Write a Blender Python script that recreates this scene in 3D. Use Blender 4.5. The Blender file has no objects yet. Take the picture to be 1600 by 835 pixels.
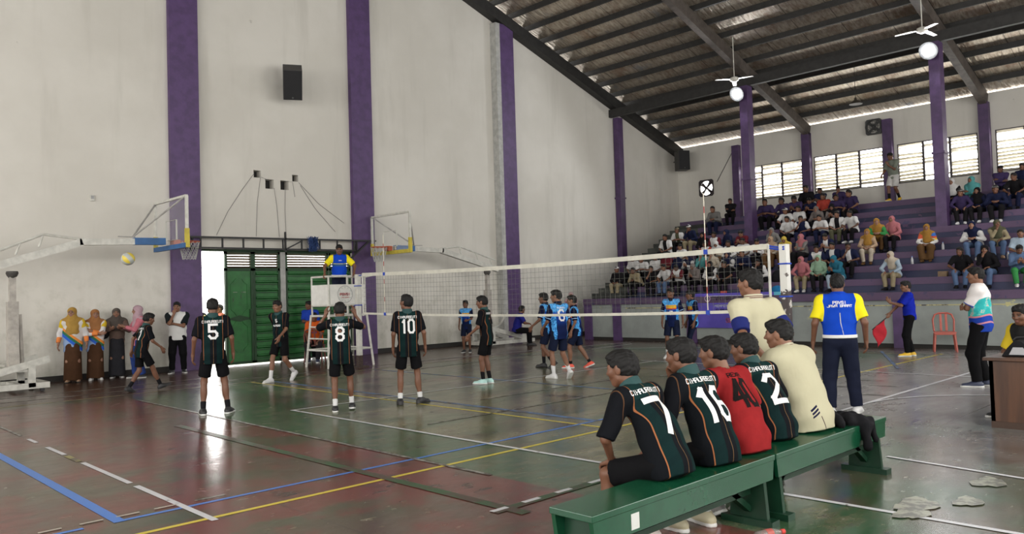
import bpy, math, random
import numpy as np
from mathutils import Vector, Matrix
from mathutils.bvhtree import BVHTree
S = bpy.context.scene
COL = S.collection
R = math.radians
# ---------------------------------------------------------------- camera
def camera():
    cd = bpy.data.cameras.new('camera'); co = bpy.data.objects.new('camera', cd); COL.objects.link(co)
    yaw, pitch, roll = R(45.779), R(1.9656), R(-1.7708)
    f = Vector((math.cos(pitch)*math.cos(yaw), math.cos(pitch)*math.sin(yaw), math.sin(pitch)))
    r = Vector((math.sin(yaw), -math.cos(yaw), 0)); u = r.cross(f)
    c, s = math.cos(roll), math.sin(roll)
    r, u = c*r + s*u, -s*r + c*u
    m = Matrix((r, u, -f)).transposed().to_4x4(); m.translation = (0, 0, 1.6)
    co.matrix_world = m
    cd.sensor_width = 36.0; cd.lens = 36.0*1227.7/1600; cd.clip_start = .05; cd.clip_end = 400
    S.camera = co
camera()
# ---------------------------------------------------------------- sky, light, exposure
WORLD_STRENGTH = 9.0
EXPOSURE = .06
LAMP_W = 320.0
w = bpy.data.worlds.new('world'); S.world = w; w.use_nodes = True
bg = w.node_tree.nodes['Background']; bg.inputs[0].default_value = (1.0, .985, .95, 1); bg.inputs[1].default_value = WORLD_STRENGTH
vs = S.view_settings; vs.view_transform = 'Standard'; vs.look = 'None'; vs.gamma = 1; vs.use_curve_mapping = False; vs.exposure = EXPOSURE
try:
    S.cycles.use_denoising = True; S.cycles.max_bounces = 7; S.cycles.diffuse_bounces = 4; S.cycles.glossy_bounces = 3
    S.cycles.sample_clamp_indirect = 8; S.cycles.caustics_reflective = False; S.cycles.caustics_refractive = False
except Exception: pass
def light(name, kind, loc, aim=None, size=None, energy=10, color=(1, 1, 1), portal=False, parent=None, radius=None):
    ld = bpy.data.lights.new(name, kind); o = bpy.data.objects.new(name, ld); COL.objects.link(o); o.location = loc
    if aim is not None: o.rotation_euler = Vector(aim).to_track_quat('-Z', 'Y').to_euler()
    if kind == 'AREA':
        ld.shape = 'RECTANGLE'; ld.size, ld.size_y = size
    if radius: ld.shadow_soft_size = radius
    ld.energy = energy; ld.color = color
    if kind == 'SPOT': ld.spot_size = R(165); ld.spot_blend = .3
    if portal: ld.cycles.is_portal = True
    if parent: o.parent = parent
    return o
YW, XB, XA, YE = 19.2, 28.9, -8.4, -4.2      # side wall, stand wall, opposite stand wall, end wall
XC = 10.23
def roofz(x): return 7.4 + .335*((28.8-x) if x > XC else (28.8-2*XC+x))
WIN_Y = [(13.62, 16.13), (10.63, 13.16), (7.63, 10.15), (4.66, 7.12), (1.66, 4.1), (-1.3, 1.2)]
WIN_Z = (5.04, 6.42)
for i, (a, b) in enumerate(WIN_Y):           # daylight portals in the stand's window openings
    light('daylight_portal', 'AREA', (XB+.12, (a+b)/2, sum(WIN_Z)/2), (-1, 0, 0), (b-a, 1.4), portal=True)
OPP_Y = [(-3.5, 1.5), (2.3, 7.3), (8.1, 13.1), (13.9, 18.7)]; OPP_Z = (2.4, 7.0)  # unseen windows added behind the camera to light the hall
for a, b in OPP_Y:
    light('daylight_portal', 'AREA', (XA-.12, (a+b)/2, sum(OPP_Z)/2), (1, 0, 0), (b-a, 4.6), portal=True)
END_X = [(-6, -1), (2.5, 7.5), (11.0, 16.0), (18.5, 22.5)]; END_Z = (2.2, 7.6)  # more unseen windows, added in the end wall for light
for a, b in END_X:
    light('daylight_portal', 'AREA', ((a+b)/2, YE-.12, sum(END_Z)/2), (0, 1, 0), (b-a, 5.4), portal=True)
light('daylight_portal', 'AREA', (8.28, YW+.25, 1.45), (0, -1, 0), (.66, 2.9), portal=True)
light('daylight_portal', 'AREA', (10.4, YW+.25, 2.68), (0, -1, 0), (3.6, .4), portal=True)
# ---------------------------------------------------------------- materials
class X:
    """tiny expression builder over math nodes"""
    nt = None
    def __init__(s, sock): s.s = sock
    @staticmethod
    def m(op, *a, clamp=False):
        n = X.nt.nodes.new('ShaderNodeMath'); n.operation = op; n.use_clamp = clamp
        for i, v in enumerate(a):
            if isinstance(v, X): X.nt.links.new(v.s, n.inputs[i])
            else: n.inputs[i].default_value = v
        return X(n.outputs[0])
    def __add__(a, b): return X.m('ADD', a, b)
    __radd__ = __add__
    def __sub__(a, b): return X.m('SUBTRACT', a, b)
    def __rsub__(a, b): return X.m('SUBTRACT', b, a)
    def __mul__(a, b): return X.m('MULTIPLY', a, b)
    __rmul__ = __mul__
    def __truediv__(a, b): return X.m('DIVIDE', a, b)
    def abs(a): return X.m('ABSOLUTE', a)
    def gt(a, b): return X.m('GREATER_THAN', a, b)
    def lt(a, b): return X.m('LESS_THAN', a, b)
    def sin(a): return X.m('SINE', a)
    def frac(a): return X.m('FRACT', a)
    def mx(a, b): return X.m('MAXIMUM', a, b)
    def band(a, lo, hi): return a.gt(lo)*a.lt(hi)
    def step(a, lo, hi):
        n = X.nt.nodes.new('ShaderNodeMapRange'); n.interpolation_type = 'SMOOTHSTEP'
        X.nt.links.new(a.s, n.inputs[0]); n.inputs[1].default_value = lo; n.inputs[2].default_value = hi
        return X(n.outputs[0])
def xyz(sock):
    n = X.nt.nodes.new('ShaderNodeSeparateXYZ'); X.nt.links.new(sock, n.inputs[0]); return [X(o) for o in n.outputs]
def attr(name):
    n = X.nt.nodes.new('ShaderNodeAttribute'); n.attribute_name = name; return xyz(n.outputs['Vector'])
def coord(kind='Object'):
    return X.nt.nodes.new('ShaderNodeTexCoord').outputs[kind]
def noise(scale, detail=3, rough=.55, vec=None, stretch=None, w=None):
    n = X.nt.nodes.new('ShaderNodeTexNoise'); n.inputs['Scale'].default_value = scale
    n.inputs['Detail'].default_value = detail; n.inputs['Roughness'].default_value = rough
    v = vec if vec is not None else coord()
    if stretch:
        mp = X.nt.nodes.new('ShaderNodeMapping'); mp.inputs['Scale'].default_value = stretch
        X.nt.links.new(v, mp.inputs[0]); v = mp.outputs[0]
    X.nt.links.new(v, n.inputs['Vector']); return X(n.outputs[0])
def mixc(fac, a, b):
    n = X.nt.nodes.new('ShaderNodeMix'); n.data_type = 'RGBA'
    ins = [i for i in n.inputs if i.type == 'RGBA']
    if isinstance(fac, X): X.nt.links.new(fac.s, n.inputs[0])
    else: n.inputs[0].default_value = fac
    for v, i in ((a, ins[0]), (b, ins[1])):
        if isinstance(v, (tuple, list)): i.default_value = (*v[:3], 1)
        else: X.nt.links.new(v, i)
    return [o for o in n.outputs if o.type == 'RGBA'][0]
MATS = {}
def mat(name, color=(.5, .5, .5), rough=.6, metal=0., fn=None, bump=None, emit=None, spec=.5, alpha=None):
    """fn() returns a colour socket; bump = (X height fn, strength, distance)"""
    if name in MATS: return MATS[name]
    m = bpy.data.materials.new(name); m.use_nodes = True; MATS[name] = m
    nt = m.node_tree; X.nt = nt; b = nt.nodes['Principled BSDF']
    b.inputs['Base Color'].default_value = (*color, 1); b.inputs['Roughness'].default_value = rough
    b.inputs['Metallic'].default_value = metal; b.inputs['Specular IOR Level'].default_value = spec
    m.diffuse_color = (*color, 1)
    if fn:
        r = fn()
        if isinstance(r, dict):
            if 'col' in r: nt.links.new(r['col'], b.inputs['Base Color'])
            if 'rough' in r: nt.links.new(r['rough'].s, b.inputs['Roughness'])
        else: nt.links.new(r, b.inputs['Base Color'])
    if bump:
        n = nt.nodes.new('ShaderNodeBump'); n.inputs['Strength'].default_value = bump[1]; n.inputs['Distance'].default_value = bump[2]
        nt.links.new(bump[0]().s, n.inputs['Height']); nt.links.new(n.outputs[0], b.inputs['Normal'])
    if emit:
        b.inputs['Emission Color'].default_value = (*emit[0], 1); b.inputs['Emission Strength'].default_value = emit[1]
    if alpha is not None: b.inputs['Alpha'].default_value = alpha
    return m
def plain(name, c, rough=.6, var=.18, scale=6, metal=0., bump=0., spec=.5):
    c2 = tuple(max(0, x*(1-var)) for x in c); c1 = tuple(min(1, x*(1+var*.6)) for x in c)
    return mat(name, c, rough, metal, lambda: mixc(noise(scale, 4).step(.3, .7), c2, c1),
               (lambda: noise(scale*4, 3), bump, .02) if bump else None, spec=spec)
def cloth(name, c): 
    return mat(name, c, .85, 0, lambda: mixc(noise(9, 3).step(.35, .7), tuple(x*.86 for x in c), c), (lambda: noise(7, 3, .5, stretch=(1, 1, .5)), .5, .03), spec=.08)
# ---------------------------------------------------------------- objects
def link(o, parent=None):
    COL.objects.link(o)
    if parent: o.parent = parent
    return o
def tag(o, label=None, cat=None, group=None, kind=None):
    if label: o['label'] = label
    if cat: o['category'] = cat
    if group: o['group'] = group
    if kind: o['kind'] = kind
    return o
def empty(name, loc, label=None, cat=None, group=None, rz=0):
    o = bpy.data.objects.new(name, None); o.location = loc; o.rotation_euler = (0, 0, rz); o.empty_display_size = .1
    return tag(link(o), label, cat, group)
class MB:
    def __init__(s): s.v = []; s.f = []; s.mi = []; s.cur = 0
    def add(s, vs, fs):
        n = len(s.v); s.v += [tuple(v) for v in vs]
        for f in fs: s.f.append(tuple(i+n for i in f)); s.mi.append(s.cur)
        return s
    def box(s, c, d, rz=0, M=None):
        vs = []
        for i in range(8):
            p = Vector(((d[0]/2)*(1 if i & 1 else -1), (d[1]/2)*(1 if i & 2 else -1), (d[2]/2)*(1 if i & 4 else -1)))
            if M is not None: p = M @ p
            elif rz: p = Matrix.Rotation(rz, 3, 'Z') @ p
            vs.append(p+Vector(c))
        return s.add(vs, [(0, 2, 3, 1), (4, 5, 7, 6), (0, 1, 5, 4), (2, 6, 7, 3), (0, 4, 6, 2), (1, 3, 7, 5)])
    def span(s, a, b): # box from corner a to corner b
        return s.box([(x+y)/2 for x, y in zip(a, b)], [abs(y-x) for x, y in zip(a, b)])
    def bar(s, a, b, w, h, up=(0, 0, 1)): # rectangular bar
        a, b = Vector(a), Vector(b); d = (b-a); L = d.length; d.normalize()
        sd = d.cross(Vector(up))
        if sd.length < 1e-4: sd = d.cross(Vector((1, 0, 0)))
        sd.normalize(); u = sd.cross(d)
        return s.box((a+b)/2, (L, w, h), M=Matrix((d, sd, u)).transposed())
    def tube(s, pts, r, n=10, caps=True):
        pts = [Vector(p) for p in pts]; rs = r if isinstance(r, (list, tuple)) else [r]*len(pts)
        rings = []; prev = None
        for i, p in enumerate(pts):
            t = (pts[min(i+1, len(pts)-1)]-pts[max(i-1, 0)]).normalized()
            if prev is None:
                a = t.cross(Vector((0, 0, 1)))
                if a.length < .05: a = t.cross(Vector((1, 0, 0)))
            else: a = prev-t*prev.dot(t)
            a.normalize(); prev = a; b = t.cross(a)
            rings.append([p+(a*math.cos(2*math.pi*k/n)+b*math.sin(2*math.pi*k/n))*rs[i] for k in range(n)])
        fs = []
        for i in range(len(rings)-1):
            for k in range(n): fs.append((i*n+k, i*n+(k+1) % n, (i+1)*n+(k+1) % n, (i+1)*n+k))
        if caps: fs.append(tuple(range(n))[::-1]); fs.append(tuple((len(rings)-1)*n+k for k in range(n)))
        return s.add([v for q in rings for v in q], fs)
    def lathe(s, prof, c, n=20, axis=(0, 0, 1)):
        q = Vector((0, 0, 1)).rotation_difference(Vector(axis)); vs = []
        for r, z in prof:
            for k in range(n): vs.append(q @ Vector((r*math.cos(2*math.pi*k/n), r*math.sin(2*math.pi*k/n), z))+Vector(c))
        fs = [(i*n+k, i*n+(k+1) % n, (i+1)*n+(k+1) % n, (i+1)*n+k) for i in range(len(prof)-1) for k in range(n)]
        fs.append(tuple(range(n))[::-1]); fs.append(tuple((len(prof)-1)*n+k for k in range(n)))
        return s.add(vs, fs)
    def prism(s, poly, ax, a, b): # polygon in the plane normal to ax, extruded a..b
        def P(p, t): return {0: (t, p[0], p[1]), 1: (p[0], t, p[1]), 2: (p[0], p[1], t)}[ax]
        n = len(poly)
        return s.add([P(p, a) for p in poly]+[P(p, b) for p in poly],
                     [tuple(range(n)), tuple(range(2*n-1, n-1, -1))]+[(i, n+i, n+(i+1) % n, (i+1) % n) for i in range(n)])
    def mesh(s, name, mats, smooth=False, recalc=True):
        me = bpy.data.meshes.new(name); me.from_pydata(s.v, [], s.f)
        for m in (mats if isinstance(mats, (list, tuple)) else [mats]): me.materials.append(m)
        me.polygons.foreach_set('material_index', s.mi)
        if smooth: me.polygons.foreach_set('use_smooth', [True]*len(s.f))
        if recalc:
            import bmesh
            b = bmesh.new(); b.from_mesh(me); bmesh.ops.recalc_face_normals(b, faces=b.faces); b.to_mesh(me); b.free()
        me.update(); return me
    def build(s, name, mats, parent=None, loc=None, smooth=False, bevel=0):
        me = s.mesh(name, mats, smooth)
        o = bpy.data.objects.new(name, me)
        if parent is not None and loc is None:   # vertices given in world space: make local to the parent
            inv = parent_matrix(parent).inverted(); me.transform(inv)
        if loc is not None: o.location = loc
        if bevel:
            md = o.modifiers.new('bevel', 'BEVEL'); md.width = bevel; md.segments = 2; md.limit_method = 'ANGLE'
        return link(o, parent)
def parent_matrix(o):
    m = Matrix.LocRotScale(o.location, o.rotation_euler, o.scale)
    return parent_matrix(o.parent) @ m if o.parent else m
# ---------------------------------------------------------------- stroke lettering
FONT = dict(A='00 05 16 36 45 40|03 43', B='00 06 36 45 44 33 03|33 42 41 30 00', C='45 36 16 05 01 10 30 41', D='00 06 26 45 41 20 00',
 E='46 06 00 40|03 33', F='46 06 00|03 33', G='45 36 16 05 01 10 30 41 43 23', H='00 06|40 46|03 43', I='20 26', J='46 41 30 10 01', K='00 06|46 03 40',
 L='06 00 40', M='00 06 23 46 40', N='00 06 40 46', O='01 05 16 36 45 41 30 10 01', P='00 06 36 45 44 33 03', R='00 06 36 45 44 33 03|23 40',
 S='45 36 16 05 04 13 33 42 41 30 10 01', T='06 46|26 20', U='06 01 10 30 41 46', V='06 20 46', W='06 10 23 30 46', X='00 46|06 40', Y='06 23 46|23 20', Z='06 46 00 40')
FONT.update({'0': FONT['O'], '1': '15 26 20', '2': '05 16 36 45 44 01 00 40', '4': '30 36 02 42', '5': '46 06 03 33 42 41 30 10 01', '6': '45 36 16 05 01 10 30 41 42 33 03',
 '7': '06 46 45 10', '8': '13 04 05 16 36 45 44 33 13 02 01 10 30 41 42 33'})
def stroke_text(txt, wd, ht, thick, gap=.35, step=.02):
    """list of quads (4 x (u,v)) of the text centred on 0,0; wd = width of a letter"""
    adv = wd*(1+gap); tot = adv*len(txt)-wd*gap; out = []
    for i, ch in enumerate(txt):
        if ch not in FONT: continue
        for pl in FONT[ch].split('|'):
            pts = [Vector((int(q[0])/4*wd+i*adv-tot/2, int(q[1])/6*ht-ht/2)) for q in pl.split()]
            for a, b in zip(pts, pts[1:]):
                d = b-a; L = d.length; d = d/L; nrm = Vector((-d.y, d.x))*thick/2
                a2 = a-d*thick*.42; b2 = b+d*thick*.42; k = max(1, int((b2-a2).length/step+.99))
                for j in range(k):
                    p = a2.lerp(b2, j/k); q = a2.lerp(b2, (j+1)/k)
                    out.append((p-nrm, q-nrm, q+nrm, p+nrm))
    return out
def flat_text(txt, origin, ux, uy, wd, ht, thick, m, parent, name='lettering', gap=.35):
    mb = MB(); o = Vector(origin); ux = Vector(ux); uy = Vector(uy)
    for q in stroke_text(txt, wd, ht, thick, gap, 10): mb.add([o+ux*p.x+uy*p.y for p in q], [(0, 1, 2, 3)])
    return mb.build(name, m, parent)
# ---------------------------------------------------------------- implicit surfaces (distance fields meshed by surface nets)
def A(*v): return np.array(v, float)
def cap(a, b, r1, r2=None, clips=(), k=.03, fr=None):
    """tapered capsule; fr = (axes 3x3 rows, scale per axis) makes it elliptical"""
    return dict(a=np.array(a, float), b=np.array(b, float), r=(r1, r1 if r2 is None else r2), clips=clips, k=k, fr=fr)
def ell(c, rad, axes=None, k=.03, clips=()):
    ax = np.eye(3) if axes is None else axes
    rad = np.array(rad, float); m = rad.mean()
    return dict(a=np.array(c, float), b=np.array(c, float), r=(m, m), clips=clips, k=k, fr=(ax, rad/m))
def sd(pr, P):
    a, b = pr['a'], pr['b']; r1, r2 = pr['r']
    if pr['fr'] is not None:
        ax, sc = pr['fr']; T = (ax.T/sc).T
        q = (P-a) @ T.T; ba = T @ (b-a); scale = min(sc)
    else: q = P-a; ba = b-a; scale = 1
    l2 = ba @ ba
    if l2 > 1e-10:
        t = np.clip((q @ ba)/l2, 0, 1); d = np.sqrt(((q-t[..., None]*ba)**2).sum(-1))-(r1+(r2-r1)*t)
    else: d = np.sqrt((q**2).sum(-1))-r1
    d = d*scale
    for c, n in pr['clips']: d = np.maximum(d, (P-c) @ n)
    return d
def smin(a, b, k):
    h = np.clip(.5+.5*(b-a)/k, 0, 1); return b*(1-h)+a*h-k*h*(1-h)
def field(prims, P):
    f = None
    for p in prims:
        d = sd(p, P); f = d if f is None else smin(f, d, p['k'])
    return f
def mesh_sdf(prims, cell, sub=(), disp=None, clips=()):
    lo = np.full(3, 1e9); hi = -lo
    boxes = []
    for p in prims:
        r = max(p['r'])*(max(p['fr'][1]) if p['fr'] is not None else 1)
        l = np.minimum(p['a'], p['b'])-r; h = np.maximum(p['a'], p['b'])+r
        boxes.append((l, h)); lo = np.minimum(lo, l); hi = np.maximum(hi, h)
    lo = lo-3*cell-.01; n = np.ceil((hi-lo)/cell).astype(int)+4
    F = np.full(n, .15)
    gx = [lo[i]+np.arange(n[i])*cell for i in range(3)]
    def block(l, h, pad):
        i0 = np.clip(((l-pad-lo)/cell).astype(int), 0, n-1); i1 = np.clip(((h+pad-lo)/cell).astype(int)+2, 1, n)
        P = np.stack(np.meshgrid(*[gx[i][i0[i]:i1[i]] for i in range(3)], indexing='ij'), -1)
        return tuple(slice(i0[i], i1[i]) for i in range(3)), P
    for p, (l, h) in zip(prims, boxes):
        sl, P = block(l, h, p['k']+2*cell)
        F[sl] = smin(F[sl], np.minimum(sd(p, P), .15), p['k'])
    if disp is not None or clips:
        P = np.stack(np.meshgrid(*gx, indexing='ij'), -1)
        if disp is not None: F = F+disp(P)
        for c, nn in clips: F = np.maximum(F, (P-c) @ nn)
    for p in sub:
        r = max(p['r'])*(max(p['fr'][1]) if p['fr'] is not None else 1)
        l = np.minimum(p['a'], p['b'])-r; h = np.maximum(p['a'], p['b'])+r
        if (h < lo).any() or (l > hi).any(): continue
        sl, P = block(l, h, p['k']+2*cell)
        F[sl] = -smin(-F[sl], sd(p, P), p['k'])
    ins = F < 0
    c8 = [ins[i:n[0]-1+i, j:n[1]-1+j, k:n[2]-1+k] for i in (0, 1) for j in (0, 1) for k in (0, 1)]
    s8 = np.sum(c8, 0); act = (s8 > 0) & (s8 < 8)
    idx = np.full(act.shape, -1); cells = np.argwhere(act); idx[act] = np.arange(len(cells))
    acc = np.zeros((len(cells), 3)); cnt = np.zeros(len(cells))
    for ax in range(3):
        o = [i for i in range(3) if i != ax]
        for u in (0, 1):
            for v in (0, 1):
                c0 = cells.copy(); c0[:, o[0]] += u; c0[:, o[1]] += v; c1 = c0.copy(); c1[:, ax] += 1
                f0 = F[tuple(c0.T)]; f1 = F[tuple(c1.T)]; m = (f0 < 0) != (f1 < 0)
                t = f0/np.where(m, f0-f1, 1); p = c0.astype(float); p[:, ax] += t
                acc[m] += p[m]; cnt[m] += 1
    V = lo+acc/cnt[:, None]*cell
    Q = []
    for ax in range(3):
        o = [(ax+1) % 3, (ax+2) % 3]
        sl0 = [slice(1, -1)]*3; sl0[ax] = slice(0, n[ax]-1); sl1 = list(sl0); sl1[ax] = slice(1, n[ax])
        f0 = ins[tuple(sl0)]; f1 = ins[tuple(sl1)]; e = np.argwhere(f0 != f1)
        if not len(e): continue
        flip = f0[tuple(e.T)]
        for i in o: e[:, i] += 1
        def at(u, v):
            q = e.copy(); q[:, o[0]] -= u; q[:, o[1]] -= v; return idx[tuple(q.T)]
        q = np.stack([at(1, 1), at(0, 1), at(0, 0), at(1, 0)], 1)
        q[~flip] = q[~flip][:, ::-1]
        Q.append(q)
    return V, np.concatenate(Q)
def np_mesh(name, parts, mats, fmat=None, attrs=None, smooth=True):
    """parts = list of (V,Q); fmat(centroids)->material index"""
    V = np.concatenate([p[0] for p in parts]); off = 0; Q = []
    for p in parts: Q.append(p[1]+off); off += len(p[0])
    Q = np.concatenate(Q)
    me = bpy.data.meshes.new(name)
    me.vertices.add(len(V)); me.vertices.foreach_set('co', V.astype(np.float32).ravel())
    me.loops.add(len(Q)*4); me.loops.foreach_set('vertex_index', Q.astype(np.int32).ravel())
    me.polygons.add(len(Q)); me.polygons.foreach_set('loop_start', np.arange(0, len(Q)*4, 4, dtype=np.int32))
    me.polygons.foreach_set('loop_total', np.full(len(Q), 4, dtype=np.int32))
    for m in mats: me.materials.append(m)
    if fmat is not None: me.polygons.foreach_set('material_index', fmat(V[Q].mean(1)).astype(np.int32))
    me.polygons.foreach_set('use_smooth', np.ones(len(Q), bool))
    for k, fn in (attrs or {}).items():
        at = me.attributes.new(k, 'FLOAT_VECTOR', 'POINT'); at.data.foreach_set('vector', fn(V).astype(np.float32).ravel())
    me.update(); me.validate(); return me
def nz(v): v = np.array(v, float); return v/(np.linalg.norm(v)+1e-12)
def rotv(v, ax, deg):
    return np.array(Matrix.Rotation(R(deg), 3, Vector(ax)) @ Vector(v))
def ik(a, t, l1, l2, pole):
    d = t-a; L = np.linalg.norm(d); d = d/L; L = min(max(L, abs(l1-l2)*1.02+.01), (l1+l2)*.999); t = a+d*L
    x = (l1*l1-l2*l2+L*L)/(2*L); h = math.sqrt(max(0, l1*l1-x*x)); p = np.array(pole, float); p = nz(p-d*(p @ d))
    return a+d*x+p*h, t
# ---------------------------------------------------------------- skeleton (built for a height of 1.70 m, facing +Y, right hand on +X)
def skeleton(o):
    k = {}; f = o.get; k['wb'] = wb = f('wb', 1.0); k['g'] = f('girth', 1.0)
    k['pel'] = pel = A(f('px', 0), f('py', 0), f('pz', .90))
    u1 = rotv(rotv(A(0, 0, 1), (1, 0, 0), -f('lean', 2)), (0, 1, 0), f('side', 0))
    u2 = rotv(rotv(A(0, 0, 1), (1, 0, 0), -f('lean', 2)-f('slouch', 3)), (0, 1, 0), f('side', 0)*1.3)
    r1 = nz(A(1, 0, 0)-u1*u1[0]); r1 = rotv(r1, u1, f('hiptwist', 0)); r2 = rotv(nz(A(1, 0, 0)-u2*u2[0]), u2, f('twist', 0))
    k.update(u1=u1, u2=u2, r1=r1, r2=r2, f1=np.cross(u1, r1), f2=np.cross(u2, r2))
    k['W'] = W = pel+.20*u1; k['N'] = N = W+.335*u2; f2 = k['f2']
    k['S'] = [N-.055*u2+s*.175*wb*r2-.005*f2 for s in (1, -1)]
    yaw, pit = f('head', (0, 0))
    ax = np.eye(3); M = np.array(Matrix.Rotation(R(yaw), 3, 'Z') @ Matrix.Rotation(R(pit), 3, 'X')); k['hx'], k['hf'], k['hu'] = (M @ ax[0], M @ ax[1], M @ ax[2])
    k['hs'] = hs = .228*f('headscale', 1.0)
    k['C'] = N+.07*u2+.085*k['hu']+.025*k['hf']*1
    k['H'] = [pel+s*.088*r1-.01*u1 for s in (1, -1)]
    feet = f('feet', [(.1, 0, .08, 8, 0), (-.1, 0, .08, 8, 0)]); k['K'] = []; k['F'] = []; k['ft'] = []
    for i, s in ((0, 1), (1, -1)):
        t = feet[i]; kp = f('knee', [(.12, 1, .15), (-.12, 1, .15)])[i]
        kn, an = ik(k['H'][i], A(*t[:3]), .412, .402, kp); k['K'].append(kn); k['F'].append(an)
        fd = rotv(A(0, 1, 0), (0, 0, 1), -s*t[3]); sdv = A(fd[1], -fd[0], 0); fd2 = rotv(fd, sdv, t[4]); k['ft'].append((fd2, sdv, np.cross(sdv, fd2)))
    k['E'] = []; k['T'] = []; k['hd'] = []
    arms = f('arms', ['down', 'down'])
    for i, s in ((0, 1), (1, -1)):
        a = arms[i]; Sx = k['S'][i]; g = None
        if a == 'down': t, pole, fd, pn = Sx+A(s*.07, .07, -.50), (s*.35, -1, 0), (0, .15, -1), (-s, .1, 0)
        elif a == 'away': t, pole, fd, pn = Sx+A(s*.11, .05, -.49), (s*.4, -1, 0), (s*.1, .15, -1), (-s, .1, 0)
        elif a == 'fwd': t, pole, fd, pn = Sx+A(s*.04, .26, -.42), (s*.35, -1, -.2), (0, .5, -1), (-s, 0, 0)
        elif a == 'bwd': t, pole, fd, pn = Sx+A(s*.06, -.22, -.45), (s*.3, -1, 0), (0, -.2, -1), (-s, 0, 0)
        elif a == 'up': t, pole, fd, pn = Sx+A(s*.07, .15, .13), (s*.75, .3, -1), (-s*.1, .1, 1), (-s*.8, .6, 0)
        elif a == 'lap': t, pole, fd, pn = pel+A(s*.10, .32, .12), (s*.9, -.5, -.2), (-s*.65, .7, -.1), (0, .1, -1)
        elif a == 'clasp': t, pole, fd, pn = pel+A(s*.075, .40, .20), (s*1, -.4, -.3), (-s*.75, .5, -.05), (-s*.4, -.3, -1)
        elif a == 'cross': t, pole, fd, pn = N+A(-s*.09, .175+.02*s, -.27-.035*s), (s*1, .1, -.7), (-s*1, .1, .1), (0, -1, 0)
        elif a == 'behind': t, pole, fd, pn = pel+A(s*.05, -.20, .08), (s*1, -.35, .1), (-s*.8, -.1, -.5), (0, -1, .1)
        elif a == 'chin': t, pole, fd, pn = k['C']+k['hf']*.125+k['hu']*-.17+A(s*.05, 0, 0), (s*.5, .1, -1), (-s*.3, -.1, 1), (-s*.3, -1, 0)
        elif a == 'book': t, pole, fd, pn = N+A(s*.10, .30, -.22), (s*1, -.3, -.8), (-s*.3, 1, .2), (-s*.5, 0, 1)
        elif a == 'knees': t, pole, fd, pn = k['K'][i]+A(-s*.02, -.03, .085), (s*1, -.3, .1), (-s*.1, 1, -.35), (0, -.3, -1)
        elif a == 'phone': t, pole, fd, pn = N+A(s*.05, .27, -.25), (s*.8, -.2, -1), (-s*.3, .6, .8), (-s*.2, -.8, .6)
        else: t, pole, fd, pn = A(*a[0]), a[1], a[2], a[3]
        el, wr = ik(Sx, t, .285, .245, pole); k['E'].append(el); k['T'].append(wr); k['hd'].append((nz(fd), nz(pn)))
    return k
def hand_prims(w, fd, pn, s, curl, z):
    """palm, four fingers of unequal length with bends, thumb from the side of the palm"""
    fd = nz(fd); pn = nz(pn-fd*(pn @ fd)); c = np.cross(fd, pn)*s; P = []  # c points to the thumb side
    P.append(cap(w-fd*.02, w+fd*.02, .024*z, .026*z, k=.02))
    L = [(.027, .074, .0095), (.0085, .082, .0098), (-.010, .076, .0095), (-.027, .060, .0085)]
    for i, (off, ln, r) in enumerate(L):
        b = w+fd*(.088-.004*abs(i-1))+c*off*z
        P.append(cap(w+fd*.012+c*off*.55, b, .0155*z, .0125*z, k=.012))
        d = fd; p = b; cu = curl*(1+.12*i)
        for seg, fr in ((0, .44), (1, .31), (2, .25)):
            d = nz(rotv(d, np.cross(d, pn), cu*(38, 48, 30)[seg])); q = p+d*ln*fr
            P.append(cap(p, q, r*z*(1-.06*seg), r*z*(.94-.06*seg), k=.004)); p = q
    b = w+fd*.026+c*.026; d = nz(fd*.72+c*.62+pn*.25)
    P.append(cap(w+fd*.016+c*.012, b+d*.022, .017*z, .0125*z, k=.012)); p = b+d*.022
    for seg in (0, 1):
        d = nz(d+fd*.25+pn*(.30*curl+.05)-c*.15*curl); q = p+d*(.032, .026)[seg]; P.append(cap(p, q, .0115*z-.001*seg, .0105*z-.0015*seg, k=.005)); p = q
    return P
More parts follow.
